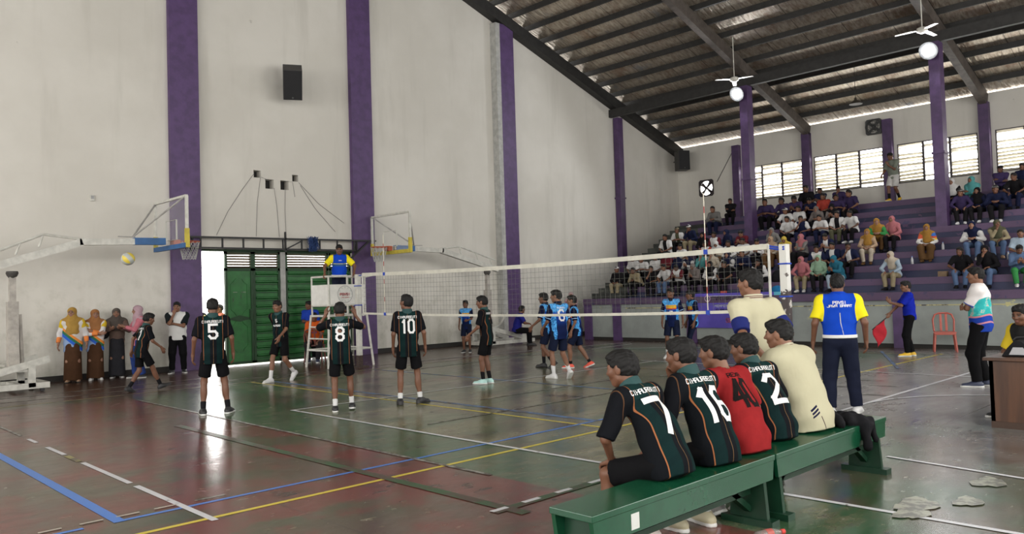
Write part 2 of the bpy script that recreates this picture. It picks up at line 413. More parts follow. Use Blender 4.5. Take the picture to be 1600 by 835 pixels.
def head_prims(k):
    C, hx, hf, hu, h = k['C'], k['hx'], k['hf'], k['hu'], k['hs']; ax = np.stack([hx, hf, hu])
    def p(x, y, z): return C+(x*hx+y*hf+z*hu)*h
    def e(x, y, z, a, b, c, kk=.05): return ell(p(x, y, z), (a*h, b*h, c*h), ax, k=kk*h)
    def c(a, b, r1, r2=None, kk=.05): return cap(p(*a), p(*b), r1*h, (r2 or r1)*h, k=kk*h)
    P = [e(0, -.06, .13, .335, .43, .37), e(0, .10, -.13, .27, .31, .35, .12), c((-.05, .24, -.40), (.05, .24, -.40), .095, kk=.12),
         c((-.2, .02, -.28), (-.08, .18, -.40), .10, kk=.1), c((.2, .02, -.28), (.08, .18, -.40), .10, kk=.1),
         c((0, .40, .03), (0, .475, -.125), .035, .052, .05), e(.055, .43, -.14, .04, .045, .035, .03), e(-.055, .43, -.14, .04, .045, .035, .03),
         c((-.2, .315, .085), (-.06, .375, .075), .05, kk=.06), c((.2, .315, .085), (.06, .375, .075), .05, kk=.06),
         e(-.17, .26, -.10, .12, .12, .11, .1), e(.17, .26, -.10, .12, .12, .11, .1),
         c((-.075, .375, -.255), (.075, .375, -.255), .030, kk=.03), c((-.06, .37, -.30), (.06, .37, -.30), .032, kk=.03),
         e(-.345, -.03, -.03, .04, .10, .145, .03), e(.345, -.03, -.03, .04, .10, .145, .03),
         e(-.15, .335, -.0, .075, .06, .05, .02), e(.15, .335, -.0, .075, .06, .05, .02)]
    nr = .062*(1-.5*(1-k['g'])); P.append(cap(k['N']-.05*k['u2'], C+(-.14*hf-.2*hu)*h, nr*1.06, nr*.95, k=.03))
    sub = [e(-.15, .44, .0, .085, .075, .05, .03), e(.15, .44, .0, .085, .075, .05, .03)]
    def fm(c4):
        q = (c4-C)/h; x, y, z = q @ hx, q @ hf, q @ hu; m = np.zeros(len(c4), int)
        m[(np.abs(np.abs(x)-.15) < .06) & (np.abs(z) < .028) & (y > .26)] = 1
        m[(np.abs(x) < .10-.6*np.abs(z+.275)) & (np.abs(z+.275) < .055) & (y > .34)] = 2
        br = .105+.03*(np.abs(x)-.14)*-1
        m[(np.abs(x) > .05) & (np.abs(x) < .24) & (np.abs(z-br) < .022) & (y > .24)] = 3
        return m
    return P, sub, fm
def body_mesh(k, name, mats, bc, hc, fc, feet=False):
    g = k['g']; wb = k['wb']; u1, u2, r1, r2, f1, f2 = (k[q] for q in ('u1', 'u2', 'r1', 'r2', 'f1', 'f2')); pel, W, N = k['pel'], k['W'], k['N']
    a1 = np.stack([r1, f1, u1]); a2 = np.stack([r2, f2, u2])
    P = [ell(pel+.02*u1, (.158*g*wb**.3, .112*g, .125), a1, k=.05), ell(W, (.132*g, .10*g, .13), a1, k=.06),
         ell(N-.17*u2, (.155*g*wb, .112*g, .175), a2, k=.06), cap(k['S'][0], k['S'][1], .052*g, k=.05), cap(N-.02*u2, N-.12*u2, .06, .07, k=.05)]
    for i in (0, 1):
        P += [cap(k['H'][i], k['K'][i], .080*g, .052*g, k=.05), cap(k['K'][i], k['F'][i], .050*g, .034*g, k=.03)]
        mid = k['K'][i]*.66+k['F'][i]*.34; P.append(ell(mid-k['ft'][i][0]*.018, (.047*g, .05*g, .10), np.stack([k['ft'][i][1], k['ft'][i][0], A(0, 0, 1)]), k=.04))
        P += [cap(k['S'][i], k['E'][i], .047*g, .037*g, k=.04), cap(k['E'][i], k['T'][i], .038*g, .025*g, k=.02)]
        if feet:
            fd = k['ft'][i][0]; P += [cap(k['F'][i]-A(0, 0, .045), k['F'][i]-A(0, 0, .055)+fd*.15, .034, .024, k=.03), cap(k['F'][i]-fd*.03-A(0, 0, .05), k['F'][i], .03, .034, k=.03)]
    parts = [mesh_sdf(P, bc)]
    hp, sub, fm = head_prims(k); parts.append(mesh_sdf(hp, hc, sub))
    nb = len(parts[0][1])
    for i, s in ((0, 1), (1, -1)):
        fd, pn = k['hd'][i]; Pf = hand_prims(k['T'][i], fd, pn, s, k.get('curl', .45), 1.0)
        Pf.append(cap(k['T'][i], k['T'][i]*.8+k['E'][i]*.2, .0245*g, .027*g, k=.01)); parts.append(mesh_sdf(Pf, fc))
    return np_mesh(name, parts, mats, fm)
def torso_attr(k, dt=None, da=None):
    def tc(V):
        up = ((V-k['W']) @ k['u2']) > 0
        v = np.where(up, .2+(V-k['W']) @ k['u2'], (V-k['pel']) @ k['u1'])
        u = np.where(up, (V-k['W']) @ k['r2'], (V-k['pel']) @ k['r1']); w_ = np.where(up, (V-k['W']) @ k['f2'], (V-k['pel']) @ k['f1'])
        return np.stack([u, v, w_], 1)
    def sv(V):
        out = np.zeros((len(V), 3)); best = np.full(len(V), 9.)
        for i in (0, 1):
            a, e, t = k['S'][i], k['E'][i], k['T'][i]
            for p, q, base in ((a, e, 0), (e, t, 1)):
                d = q-p; tt = np.clip((V-p) @ d/(d @ d), 0, 1); dist = np.linalg.norm(V-p-tt[:, None]*d, axis=1)
                m = dist < best; best[m] = dist[m]; out[m, 1] = (base+tt)[m]
        if dt is not None: out[:, 0] = field(dt, V)-field(da, V)
        return out
    return dict(tc=tc, sv=sv)
def shirt(k, name, m, cell, sleeve=.8, hem=-.13, fit=0., neck=.062, wr=.004, flare=.0, seat=None):
    g = k['g']; wb = k['wb']; u1, u2, r1, r2, f1, f2 = (k[q] for q in ('u1', 'u2', 'r1', 'r2', 'f1', 'f2')); pel, W, N = k['pel'], k['W'], k['N']
    a1 = np.stack([r1, f1, u1]); a2 = np.stack([r2, f2, u2]); e1 = (a1, A(1, .74, 1)); e2 = (a2, A(1, .74, 1))
    hp = pel+u1*hem; clip = [(hp, -u1)]
    if seat is not None: clip.append((A(0, 0, seat), A(0, 0, -1)))
    T = [cap(hp-u1*.1, W, (.172+fit+flare)*g, (.158+fit)*g, clip, .05, e1), cap(W-.02*u2, N-.15*u2, (.156+fit)*g, (.166+fit)*g*wb, (), .06, e2),
         cap(k['S'][0]-r2*.01, k['S'][1]+r2*.01, .068*g+fit*.4, k=.06), cap(N-.0*u2, N-.1*u2, .066, .08, k=.05)]
    if seat is None: T.append(ell(pel-.02*f1, (.165*g+fit, .125*g+fit, .12), a1, k=.04, clips=clip))
    else: T.append(ell(pel+.0*u1-.01*f1, (.172*g+fit, .135*g+fit, .11), a1, k=.05, clips=clip))
    Ar = []
    for i in (0, 1):
        d = k['E'][i]-k['S'][i]; n = nz(d)
        if sleeve <= 1: Ar.append(cap(k['S'][i], k['E'][i]+n*.05, .074*g+fit*.3, .066*g+fit*.2, [(k['S'][i]+d*sleeve, n)], .05))
        else:
            d2 = k['T'][i]-k['E'][i]; Ar += [cap(k['S'][i], k['E'][i], .068*g+fit*.3, .055*g, k=.05), cap(k['E'][i], k['T'][i]+nz(d2)*.03, .054*g, .042*g, [(k['E'][i]+d2*(sleeve-1), nz(d2))], .03)]
    sub = [cap(N+.005*u2-.01*f2, k['C'], neck, neck, k=.008)]
    ph = random.random()*9
    def disp(Q):
        x, y, z = Q[..., 0], Q[..., 1], Q[..., 2]
        return wr*(np.sin(23*x+11*z+ph)*np.sin(17*y-9*z+2*ph)+.6*np.sin(41*z+19*x*np.sign(x)+ph))
    V, Q = mesh_sdf(T+Ar, cell, sub, disp)
    return np_mesh(name, [(V, Q)], [m], None, torso_attr(k, T, Ar))
def collar(k, name, m, cell):
    N, u2 = k['N'], k['u2']; top = N+.056*u2-.014*k['f2']
    P = [cap(N-.02*u2, N+.08*u2-.012*k['f2'], .083, .074, [(top, u2)], .01)]
    V = mesh_sdf(P, cell, [cap(N+.012*u2, k['C'], .064, .064, k=.004)])
    return np_mesh(name, [V], [m], None, torso_attr(k))
def pants(k, name, m, cell, upto=.85, r=(.098, .085), shin=(.075, .06), seat=None):
    g = k['g']; a1 = np.stack([k['r1'], k['f1'], k['u1']]); top = (k['pel']+k['u1']*.10, k['u1'])
    P = [ell(k['pel'], (.168*g, .125*g, .125), a1, k=.04, clips=[top])]
    if seat is not None: P = [ell(k['pel'], (.175*g, .13*g, .11), a1, k=.04, clips=[top, (A(0, 0, seat), A(0, 0, -1))])]
    for i in (0, 1):
        d = k['K'][i]-k['H'][i]; n = nz(d)
        if upto <= 1.05: P.append(cap(k['H'][i], k['K'][i]+n*.06, r[0]*g, r[1]*g*1.18, [(k['H'][i]+d*upto, n)], .03))
        else:
            d2 = k['F'][i]-k['K'][i]; P += [cap(k['H'][i], k['K'][i], r[0]*g, r[1]*g, k=.03), cap(k['K'][i], k['F'][i], shin[0]*g, shin[1]*g, [(k['K'][i]+d2*(upto-1), nz(d2))], .03)]
    ph = random.random()*9
    return np_mesh(name, [mesh_sdf(P, cell, (), lambda Q: .003*np.sin(31*Q[..., 2]+9*Q[..., 0]+ph)*np.sin(23*Q[..., 0]+ph))], [m], None, torso_attr(k))
def skirt(k, name, m, cell, sit=False):
    g = k['g']
    if sit:
        P = [ell(k['pel'], (.18*g, .14*g, .11), None, k=.05)]
        for i in (0, 1): P += [cap(k['H'][i], k['K'][i], .11*g, .10*g, k=.10), cap(k['K'][i], k['F'][i]+A(0, .0, .03), .10, .105, [(A(0, 0, k['F'][i][2]-.01), A(0, 0, -1))], .10)]
    else: P = [cap(k['pel']+A(0, 0, -.0), (k['F'][0]+k['F'][1])/2, .166*g, .192*g, [(A(0, 0, .05), A(0, 0, -1))], .05, (np.eye(3), A(1, .86, 1)))]
    return np_mesh(name, [mesh_sdf(P, cell, (), lambda Q: .006*np.sin(26*Q[..., 0]+2*Q[..., 2]))], [m])
def hair(k, name, m, cell, style='short'):
    C, hx, hf, hu, h = k['C'], k['hx'], k['hf'], k['hu'], k['hs']; ax = np.stack([hx, hf, hu])
    def p(x, y, z): return C+(x*hx+y*hf+z*hu)*h
    def e(x, y, z, a, b, c, kk=.05): return ell(p(x, y, z), (a*h, b*h, c*h), ax, k=kk*h)
    P = [e(0, -.055, .165, .364, .462, .388), e(0, .14, .36, .26, .27, .15, .1), e(0, -.17, -.02, .335, .352, .32, .08)]
    sub = [e(0, .52, -.12, .40, .42, .36, .06), e(0, .17, -.42, .6, .30, .46, .06), e(0, -.3, -.76, .6, .6, .5, .05)]
    if style == 'long': P += [cap(p(0, -.25, 0), p(0, -.30, -1.0), .30*h, .24*h, k=.1*h), cap(p(.26, -.05, .0), p(.24, .0, -.95), .12*h, .09*h, k=.06*h), cap(p(-.26, -.05, .0), p(-.24, .0, -.95), .12*h, .09*h, k=.06*h)]; sub = sub[:1]
    ph = random.random()*9
    def disp(Q):
        x, y, z = ((Q-C) @ ax.T/h)[..., 0], ((Q-C) @ ax.T/h)[..., 1], ((Q-C) @ ax.T/h)[..., 2]
        return h*.018*(np.sin(21*x+5*z+ph)*np.sin(19*y+7*z)+.6*np.sin(43*x+13*y+ph)*np.sin(37*z+11*y))
    return np_mesh(name, [mesh_sdf(P, cell, sub, disp)], [m])
def hat(k, name, m, cell):
    C, hx, hf, hu, h = k['C'], k['hx'], k['hf'], k['hu'], k['hs']; ax = np.stack([hx, hf, hu])
    c0 = C+hu*.18*h
    P = [ell(C+hu*.2*h-hf*.05*h, (.40*h, .48*h, .38*h), ax, k=.02, clips=[(c0, -hu)]), ell(c0+hf*.5*h, (.30*h, .36*h, .05*h), ax, k=.01)]
    return np_mesh(name, [mesh_sdf(P, cell)], [m])
def hijab(k, name, m, cell, long=1.0):
    C, hx, hf, hu, h = k['C'], k['hx'], k['hf'], k['hu'], k['hs']; ax = np.stack([hx, hf, hu]); N, u2, f2, r2 = k['N'], k['u2'], k['f2'], k['r2']
    a2 = np.stack([r2, f2, u2])
    def p(x, y, z): return C+(x*hx+y*hf+z*hu)*h
    P = [ell(p(0, -.05, .11), (.41*h, .50*h, .45*h), ax, k=.04), cap(p(0, .02, -.3), N+.01*f2-.02*u2, .33*h, .095, k=.05),
         cap(N-.0*u2+f2*.03, N-.20*long*u2+f2*.075, .11, .115, [(N-.26*long*u2, -u2)], .05, (a2, A(1.25, .8, 1))),
         cap(N-.02*u2-f2*.03, N-.16*long*u2-f2*.05, .10, .115, [(N-.22*long*u2, -u2)], .05, (a2, A(1.3, .7, 1))),
         cap(k['S'][0]+u2*.01, k['S'][1]+u2*.01, .078, k=.05)]
    sub = [ell(p(0, .50, -.07), (.245*h, .36*h, .33*h), ax, k=.01)]
    return np_mesh(name, [mesh_sdf(P, cell, sub, lambda Q: .004*np.sin(40*Q[..., 0]+25*Q[..., 2])*np.sin(18*Q[..., 2]+9*Q[..., 1]))], [m])
def shoe(k, i, name, m, cell, lift=0.):
    F = k['F'][i]; fd, sdv, up = k['ft'][i]; b = F-up*.08; n = np.stack([sdv, fd, up])
    fr = (n, A(1, 1, .9)); cl = [(b, -up)]
    P = [cap(b-fd*.035+up*.042, b+fd*.05+up*.048, .044, .046, cl, .03, fr), cap(b+fd*.05+up*.036, b+fd*.165+up*.026, .047, .036, cl, .03, fr), cap(b+up*.05, b+up*.085, .045, .040, [(b+up*.10, up)], .03)]
    P.append(cap(b-fd*.04+up*.006, b+fd*.175+up*.006, .044, .042, cl+[(b+up*.024, up)], .006))
    return np_mesh(name, [mesh_sdf(P, cell)], list(m), lambda c: (((c-b) @ up) < .026).astype(int)*(1 if len(m) > 1 else 0))
def sock(k, i, name, m, cell, hi=.28):
    d = k['K'][i]-k['F'][i]
    g = k['g']; P = [cap(k['F'][i]-nz(d)*.02, k['K'][i], .041*g, .056*g, [(k['F'][i]+d*hi, nz(d))], .01)]
    return np_mesh(name, [mesh_sdf(P, cell)], [m])
# ---------------------------------------------------------------- fabrics with patterns laid out along the body
def skin(name, c):
    return mat(name, c, .5, 0, lambda: mixc(noise(12, 3).step(.3, .7), tuple(x*.88 for x in c), c), spec=.35)
SK = [skin('skin_a', (.21, .100, .060)), skin('skin_b', (.16, .072, .042)), skin('skin_c', (.27, .14, .09)), skin('skin_d', (.12, .055, .033))]
EYE = mat('eye', (.02, .015, .012), .25); LIP = mat('lips', (.22, .085, .07), .5); BLK = mat('black_hair', (.006, .0055, .0055), .7, 0, None, (lambda: noise(60, 2, .6, stretch=(1, 1, .25)), .5, .01), spec=.3)
def fab(name, fn, rough=.85, bumpy=.5):
    return mat(name, (.3, .3, .3), rough, 0, lambda: fn(attr('tc'), attr('sv')), (lambda: noise(7, 3, .5, stretch=(1, 1, .5)), bumpy, .03), spec=.08)
def f_jersey(tc, sv):
    u, v, w_ = tc; a = u.abs()
    c = mixc(a.band(.045, .128)*.85, (.0055, .0065, .0085), (.0045, .019, .019))
    c = mixc((v*46+a*20).sin().step(.2, .9)*a.band(.045, .128)*.45, c, (.004, .013, .014))
    c = mixc(v.gt(.42)*a.lt(.128)*.8, c, (.006, .024, .023))
    slv = sv[0].gt(0.012)
    c = mixc(slv, c, (.0055, .006, .008))
    c = mixc((a-.132).abs().lt(.0032)*(1-sv[0].gt(.05)), c, (.30, .11, .045))
    c = mixc(a.lt(.0022)*.7, c, (.22, .13, .06))
    return mixc((a-.205).abs().lt(.003)*.6, c, (.16, .075, .035))
def f_blue(tc, sv):
    u, v, w_ = tc; a = u.abs(); tx = (noise(34, 2, .6)).step(.45, .6)
    top = mixc(tx, (.055, .26, .62), (.12, .45, .85))
    c = mixc(v.step(.08, .34), (.006, .012, .055), (.010, .055, .33)); c = mixc(v.step(.36, .42), c, top)
    side = a.band(.115, .20)*v.lt(.30)
    c = mixc(side, c, mixc(tx, (.10, .42, .85), (.02, .12, .40)))
    fr = w_.gt(.0)*a.lt(.125)
    c = mixc(fr*v.band(.335, .41), c, (.75, .42, .03)); c = mixc(fr*v.band(.305, .335), c, (.55, .10, .03))
    c = mixc(sv[0].gt(.012), c, (.006, .008, .030))
    return mixc(sv[0].gt(.012)*sv[1].band(.72, .77), c, (.35, .5, .75))
def f_ref(tc, sv):
    u, v, w_ = tc
    c = mixc((w_.gt(.02))*v.band(.29, .345)*.6, (.008, .055, .45), (.05, .12, .12)); c = mixc(w_.gt(.02)*v.band(.345, .357), c, (.65, .6, .08))
    return mixc(sv[0].gt(.0), c, (.80, .68, .02))
def f_cream(tc, sv):
    u, v, w_ = tc; c = (.46, .43, .30)
    c = mixc(sv[1].gt(.48)*sv[0].gt(-.02), c, (.016, .022, .12))
    st = (v-.0-(u+.1)*.5); bk = w_.lt(-.0)*u.band(-.145, -.075)
    for z in (.02, .045, .07): c = mixc(bk*(st-z).abs().lt(.0075), c, (.012, .012, .04))
    return mixc((u+.075-(v-.02)*-.35).abs().lt(.004)*w_.lt(0)*v.lt(.0), c, (.03, .01, .02))
def f_collar(tc, sv):
    v = tc[1]; c = mixc(v.band(.556, .563), (.48, .45, .34), (.10, .025, .025)); return mixc(v.band(.570, .576), c, (.10, .025, .025))
def f_teal(tc, sv):
    u, v, w_ = tc; wv = v+(u*14).sin()*.02+(w_*11).sin()*.02; n = noise(14, 2)
    c = mixc(n.step(.45, .6), (.03, .36, .36), (.10, .50, .48)); c = mixc(n.band(.60, .64), c, (.60, .35, .28))
    c = mixc(wv.lt(.10), c, (.014, .045, .30)); c = mixc((wv-.10).abs().lt(.012), c, (.55, .22, .25)); c = mixc((wv-.0).abs().lt(.012), c, (.45, .20, .25))
    c = mixc(wv.gt(.34), c, (.72, .68, .67)); c = mixc(sv[0].gt(.0), c, (.72, .68, .67))
    return mixc(sv[0].gt(0)*sv[1].gt(.74), c, (.06, .10, .40))
def f_batik(tc, sv): # teachers' sports shirt: white with orange, green and blue waves at the hem
    u, v, w_ = tc; q = v-u*.9
    c = mixc(q.lt(.20), (.62, .58, .55), (.70, .25, .05)); c = mixc(q.lt(.13), c, (.04, .16, .08)); c = mixc(q.lt(.06), c, (.03, .12, .55)); c = mixc(q.lt(-.02), c, (.25, .35, .55))
    c = mixc(sv[0].gt(.0), c, (.62, .60, .60)); c = mixc(sv[0].gt(0)*sv[1].lt(.45), c, (.60, .42, .03)); return mixc(sv[0].gt(0)*sv[1].gt(1.35), c, (.70, .22, .06))
def f_yellowtop(tc, sv):
    u, v, w_ = tc; n = noise(9, 2); c = mixc(n.step(.48, .54), (.66, .64, .60), (.66, .45, .04)); c = mixc(v.gt(.36), c, (.62, .12, .06)); c = mixc(v.gt(.42)*u.lt(0), c, (.05, .15, .5))
    return mixc(sv[1].gt(.9), c, (.66, .64, .62))
JERSEY = fab('dark_jersey', f_jersey); BLUEKIT = fab('blue_kit', f_blue); REF = fab('referee_polo', f_ref); CREAM = fab('cream_polo', f_cream); COLLAR = fab('striped_collar', f_collar, bumpy=.1)
TEAL = fab('teal_shirt', f_teal); BATIK = fab('wave_shirt', f_batik); YTOP = fab('patchwork_shirt', f_yellowtop)
def two(name, body, slv, front=None):
    def fn(tc, sv):
        c = mixc(sv[0].gt(0.), body, slv)
        if front: c = mixc(tc[0].abs().lt(.085)*tc[2].gt(.0)*(1-sv[0].gt(0.)), c, front)
        return c
    return fab(name, fn)
WHITE = mat('white_cloth', (.72, .71, .69), .8, spec=.2)
def jersey_text(txt, k, me, v0, wd, ht, thick, name, m, shirt_o, back=True, gap=.3, flip=False):
    """strokes laid onto the cloth of the shirt, on its back or chest"""
    if ' ' in txt or (name == 'jersey_number' and len(txt) > 1):   # one object per word, one per digit
        adv = wd*(1+gap); tot = adv*len(txt)-wd*gap; i = 0
        for wrd in (txt.split(' ') if ' ' in txt else list(txt)):
            jersey_text(wrd, k, me, v0, wd, ht, thick, name, m, shirt_o, back, gap, flip=(i*adv+(adv*len(wrd)-wd*gap)/2-tot/2)); i += len(wrd)+(1 if ' ' in txt else 0)
        return
    vs = [v.co.copy() for v in me.vertices]; bv = BVHTree.FromPolygons(vs, [tuple(p.vertices) for p in me.polygons])
    mb = MB(); sg = -1 if back else 1; W, u2, r2, f2 = (Vector(k[q]) for q in ('W', 'u2', 'r2', 'f2'))
    for q in stroke_text(txt, wd, ht, thick, gap, .018):
        P = []
        for c in q:
            o = W+u2*(v0-.2+c.y)+r2*((c.x+(flip or 0))*(1 if back else -1))+f2*sg*.6
            h = bv.ray_cast(o, -f2*sg)
            if h[0] is None: P = None; break
            P.append(h[0]+f2*sg*.004)
        if P: mb.add(P, [(0, 1, 2, 3)] if back else [(3, 2, 1, 0)])
    if not mb.v: return
    o = bpy.data.objects.new(name, mb.mesh(name, m, recalc=False)); return link(o, shirt_o)
NUMW = mat('number_white', (.70, .70, .70), .6); NUMB = mat('number_black', (.008, .006, .006), .8, spec=.1)
def person(loc, phi, h, pose, outfit, label, cat='person', group=None, q=1, sk=0, name='person'):
    """one figure: a continuous body; hair and clothing are its children"""
    random.seed(hash((round(loc[0]*100), round(loc[1]*100))) % 99991)
    bc, hc, fc, cc = {0: (.011, .0055, .0045, .010), 1: (.015, .0085, .0065, .013), 2: (.022, .013, .011, .02)}[q]
    s = h/1.70; P = dict(pose)
    if outfit.get('shirt') and outfit['shirt'][0].name in ('dark_jersey', 'blue_kit', 'red_shirt'): P.setdefault('wb', 1.); P.setdefault('girth', 1.); P['wb'] *= .90; P['girth'] *= .88
    P.setdefault('headscale', 1+(.5*(1/s-1))); k = skeleton(P); k['curl'] = P.get('curl', .45); f = outfit.get
    smats = [SK[sk], EYE, LIP, BLK]
    body = bpy.data.objects.new(name, body_mesh(k, name, smats, bc, hc, fc, f('shoes') is None)); body.location = loc; body.rotation_euler = (0, 0, R(phi-90)); body.scale = (s, s, s)
    link(body); tag(body, label, cat, group)
    def kid(nm, me, par=body): return link(bpy.data.objects.new(nm, me), par)
    seat = P.get('seat')
    sh = f('shirt')
    if sh:
        me = shirt(k, 'shirt', sh[0], cc, **dict(dict(seat=seat), **(sh[1] if len(sh) > 1 else {}))); so = kid('shirt', me)
        for t in f('text', []): jersey_text(t[0], k, me, *t[1:6], t[5+1] if len(t) > 6 else NUMW, so, back=(t[7] if len(t) > 7 else True))
    if f('collar'): kid('collar', collar(k, 'collar', f('collar'), hc))
    if f('pants'): kid(f('pname', 'shorts' if f('pants')[1] <= 1.05 else 'trousers'), pants(k, 'pants', f('pants')[0], cc, f('pants')[1], seat=seat, **(f('pants')[2] if len(f('pants')) > 2 else {})))
    if f('skirt'): kid('skirt', skirt(k, 'skirt', f('skirt'), cc, seat is not None))
    if f('hijab'): kid('headscarf', hijab(k, 'headscarf', f('hijab')[0], hc*1.2, f('hijab')[1]))
    elif f('hair', 'short'): kid('hair', hair(k, 'hair', BLK, hc*.9, f('hair', 'short')))
    if f('cap'): kid('cap', hat(k, 'cap', f('cap'), hc))
    for i in (0, 1):
        if f('socks'): kid('sock', sock(k, i, 'sock', f('socks')[0], cc*.7, f('socks')[1]))
        if f('shoes'): kid('shoe', shoe(k, i, 'shoe', f('shoes'), cc*.6))
    if f('belt'):
        pe = k['pel']+k['u1']*f('beltz', .055); a1 = np.stack([k['r1'], k['f1'], k['u1']])
        kid('belt', np_mesh('belt', [mesh_sdf([cap(pe-k['u1']*.1, pe+k['u1']*.1, .190*k['g'], .188*k['g'], [(pe+k['u1']*.02, k['u1']), (pe-k['u1']*.02, -k['u1'])], .01, (a1, A(1, .80, 1)))], cc*.7)], [f('belt')]))
    return body, k
# ================================================================ the hall
def floor_fn():
    v = coord('Object'); x, y, z = xyz(v)
    n1 = noise(.55, 5, .6, v); n2 = noise(2.2, 6, .7, v); n3 = noise(14, 4, .6, v, stretch=(.5, 1, 1)); n4 = noise(.9, 4, .6, v, stretch=(.4, 1.6, 1))
    n5 = noise(1.3, 7, .72, v, stretch=(.35, 1.5, 1)); n6 = noise(4.5, 6, .7, v, stretch=(.6, 1.2, 1)); n7 = noise(.8, 6, .68, v)
    green, red, brown, dark = (.036, .082, .036), (.165, .036, .030), (.088, .058, .040), (.018, .021, .017)
    c = mixc((n1*.6+n7*.4).step(.42, .58), brown, green)
    court = x.band(5.72, 14.5)*y.band(4.3, 10.55)
    c = mixc(court*(n5*.6+n2*.4).step(.38, .56)*.9, c, (.20, .185, .105))
    c = mixc(court*n4.step(.50, .62)*.7, c, (.055, .100, .050)); c = mixc(court*n7.step(.55, .66)*.55, c, (.17, .085, .055))
    c = mixc(x.band(4.72, 5.70)*y.band(2, 14.5)*.9, c, mixc(n6.step(.42, .62), (.038, .098, .044), (.115, .125, .070)))
    redz = x.lt(4.72)*y.band(2.4, 14.6)
    c = mixc(redz*(n7*.55+n2*.45).step(.43, .55)*.92, c, red)
    c = mixc(redz*n5.step(.54, .66)*.6, c, (.055, .036, .026))
    c = mixc(y.gt(15.0)*.9, c, mixc(n2.step(.3, .7), (.060, .028, .022), (.085, .042, .031)))
    c = mixc(x.gt(18.7)*.8, c, (.095, .048, .040))
    c = mixc(x.band(6.5, 17)*y.band(10.6, 15)*n5.step(.44, .60)*.8, c, (.21, .195, .120)); c = mixc(x.band(7.2, 10.5)*y.band(10.6, 15)*n4.step(.52, .64)*.6, c, (.19, .065, .045))
    c = mixc(x.step(8.0, 10.5)*(1-y.step(5.0, 7.5))*.85, c, mixc(n5.step(.3, .7), (.26, .245, .25), (.36, .345, .345)))  # grey floor, paled so the colour carries the window sheen
    c = mixc(x.step(6.2, 8.0)*(1-y.step(2.2, 2.9))*.6*n7.step(.35, .6), c, (.24, .23, .22))  # pale sheen beside the bench, painted into the floor colour
    c = mixc(n3.step(.56, .70)*n6.step(.48, .62)*.55, c, (.30, .27, .19))        # scuffs down to the screed
    c = mixc((n7*.5+n6*.5).step(.555, .62)*.75, c, dark)
    joint = ((x*.3333).frac().lt(.0045)).mx((y*.3333).frac().lt(.0045))
    c = mixc(joint*.6, c, (.02, .018, .016))
    return dict(col=c, rough=(n6*.24+n3*.10+n7*.12+.0))
FLOOR = mat('worn_painted_concrete', (.07, .06, .05), .3, 0, floor_fn, (lambda: noise(1.6, 5, .6, coord('Object'), stretch=(1, 1.3, 1))+noise(9, 3, .6, coord('Object'))*.12, .13, .03), spec=.42)
def worn(c, lo=.38, hi=.44, sc=5):
    return lambda: mixc(noise(sc, 5, .65).step(lo, hi), (.06, .05, .04), c)
YEL = mat('yellow_line', (.5, .38, .03), .4, 0, worn((.62, .50, .05), .30, .36)); YELF = mat('faded_yellow_line', (.3, .25, .06), .4, 0, worn((.30, .26, .09), .42, .56))
BLU = mat('blue_tape', (.06, .19, .55), .4, 0, worn((.07, .20, .58), .22, .28)); BLUF = mat('faded_blue_line', (.07, .14, .3), .4, 0, worn((.09, .17, .34), .38, .56))
WHT = mat('white_line', (.6, .6, .62), .4, 0, worn((.60, .60, .62), .30, .36)); WHTF = mat('faded_white_line', (.3, .3, .28), .4, 0, worn((.30, .29, .26), .45, .56, 7))
GRN = mat('green_line', (.03, .10, .03), .4, 0, lambda: mixc(noise(5, 5, .65).step(.40, .58), (.075, .046, .034), (.034, .088, .034)))
fl = MB().span((XA-1, YE-.5, -.3), (XB+.2, YW+.2, 0)).build('floor', FLOOR); tag(fl, kind='structure')
LN = [0]
def line(name, m, a, b, w):
    LN[0] += 1; z = .0015+.00012*LN[0]
    a = Vector((*a, z)); b = Vector((*b, z)); d = (b-a).normalized(); n = Vector((-d.y, d.x, 0))*w/2
    tag(MB().add([a-n, b-n, b+n, a+n], [(0, 1, 2, 3)]).build(name, m, fl), kind='structure')
X0 = -5
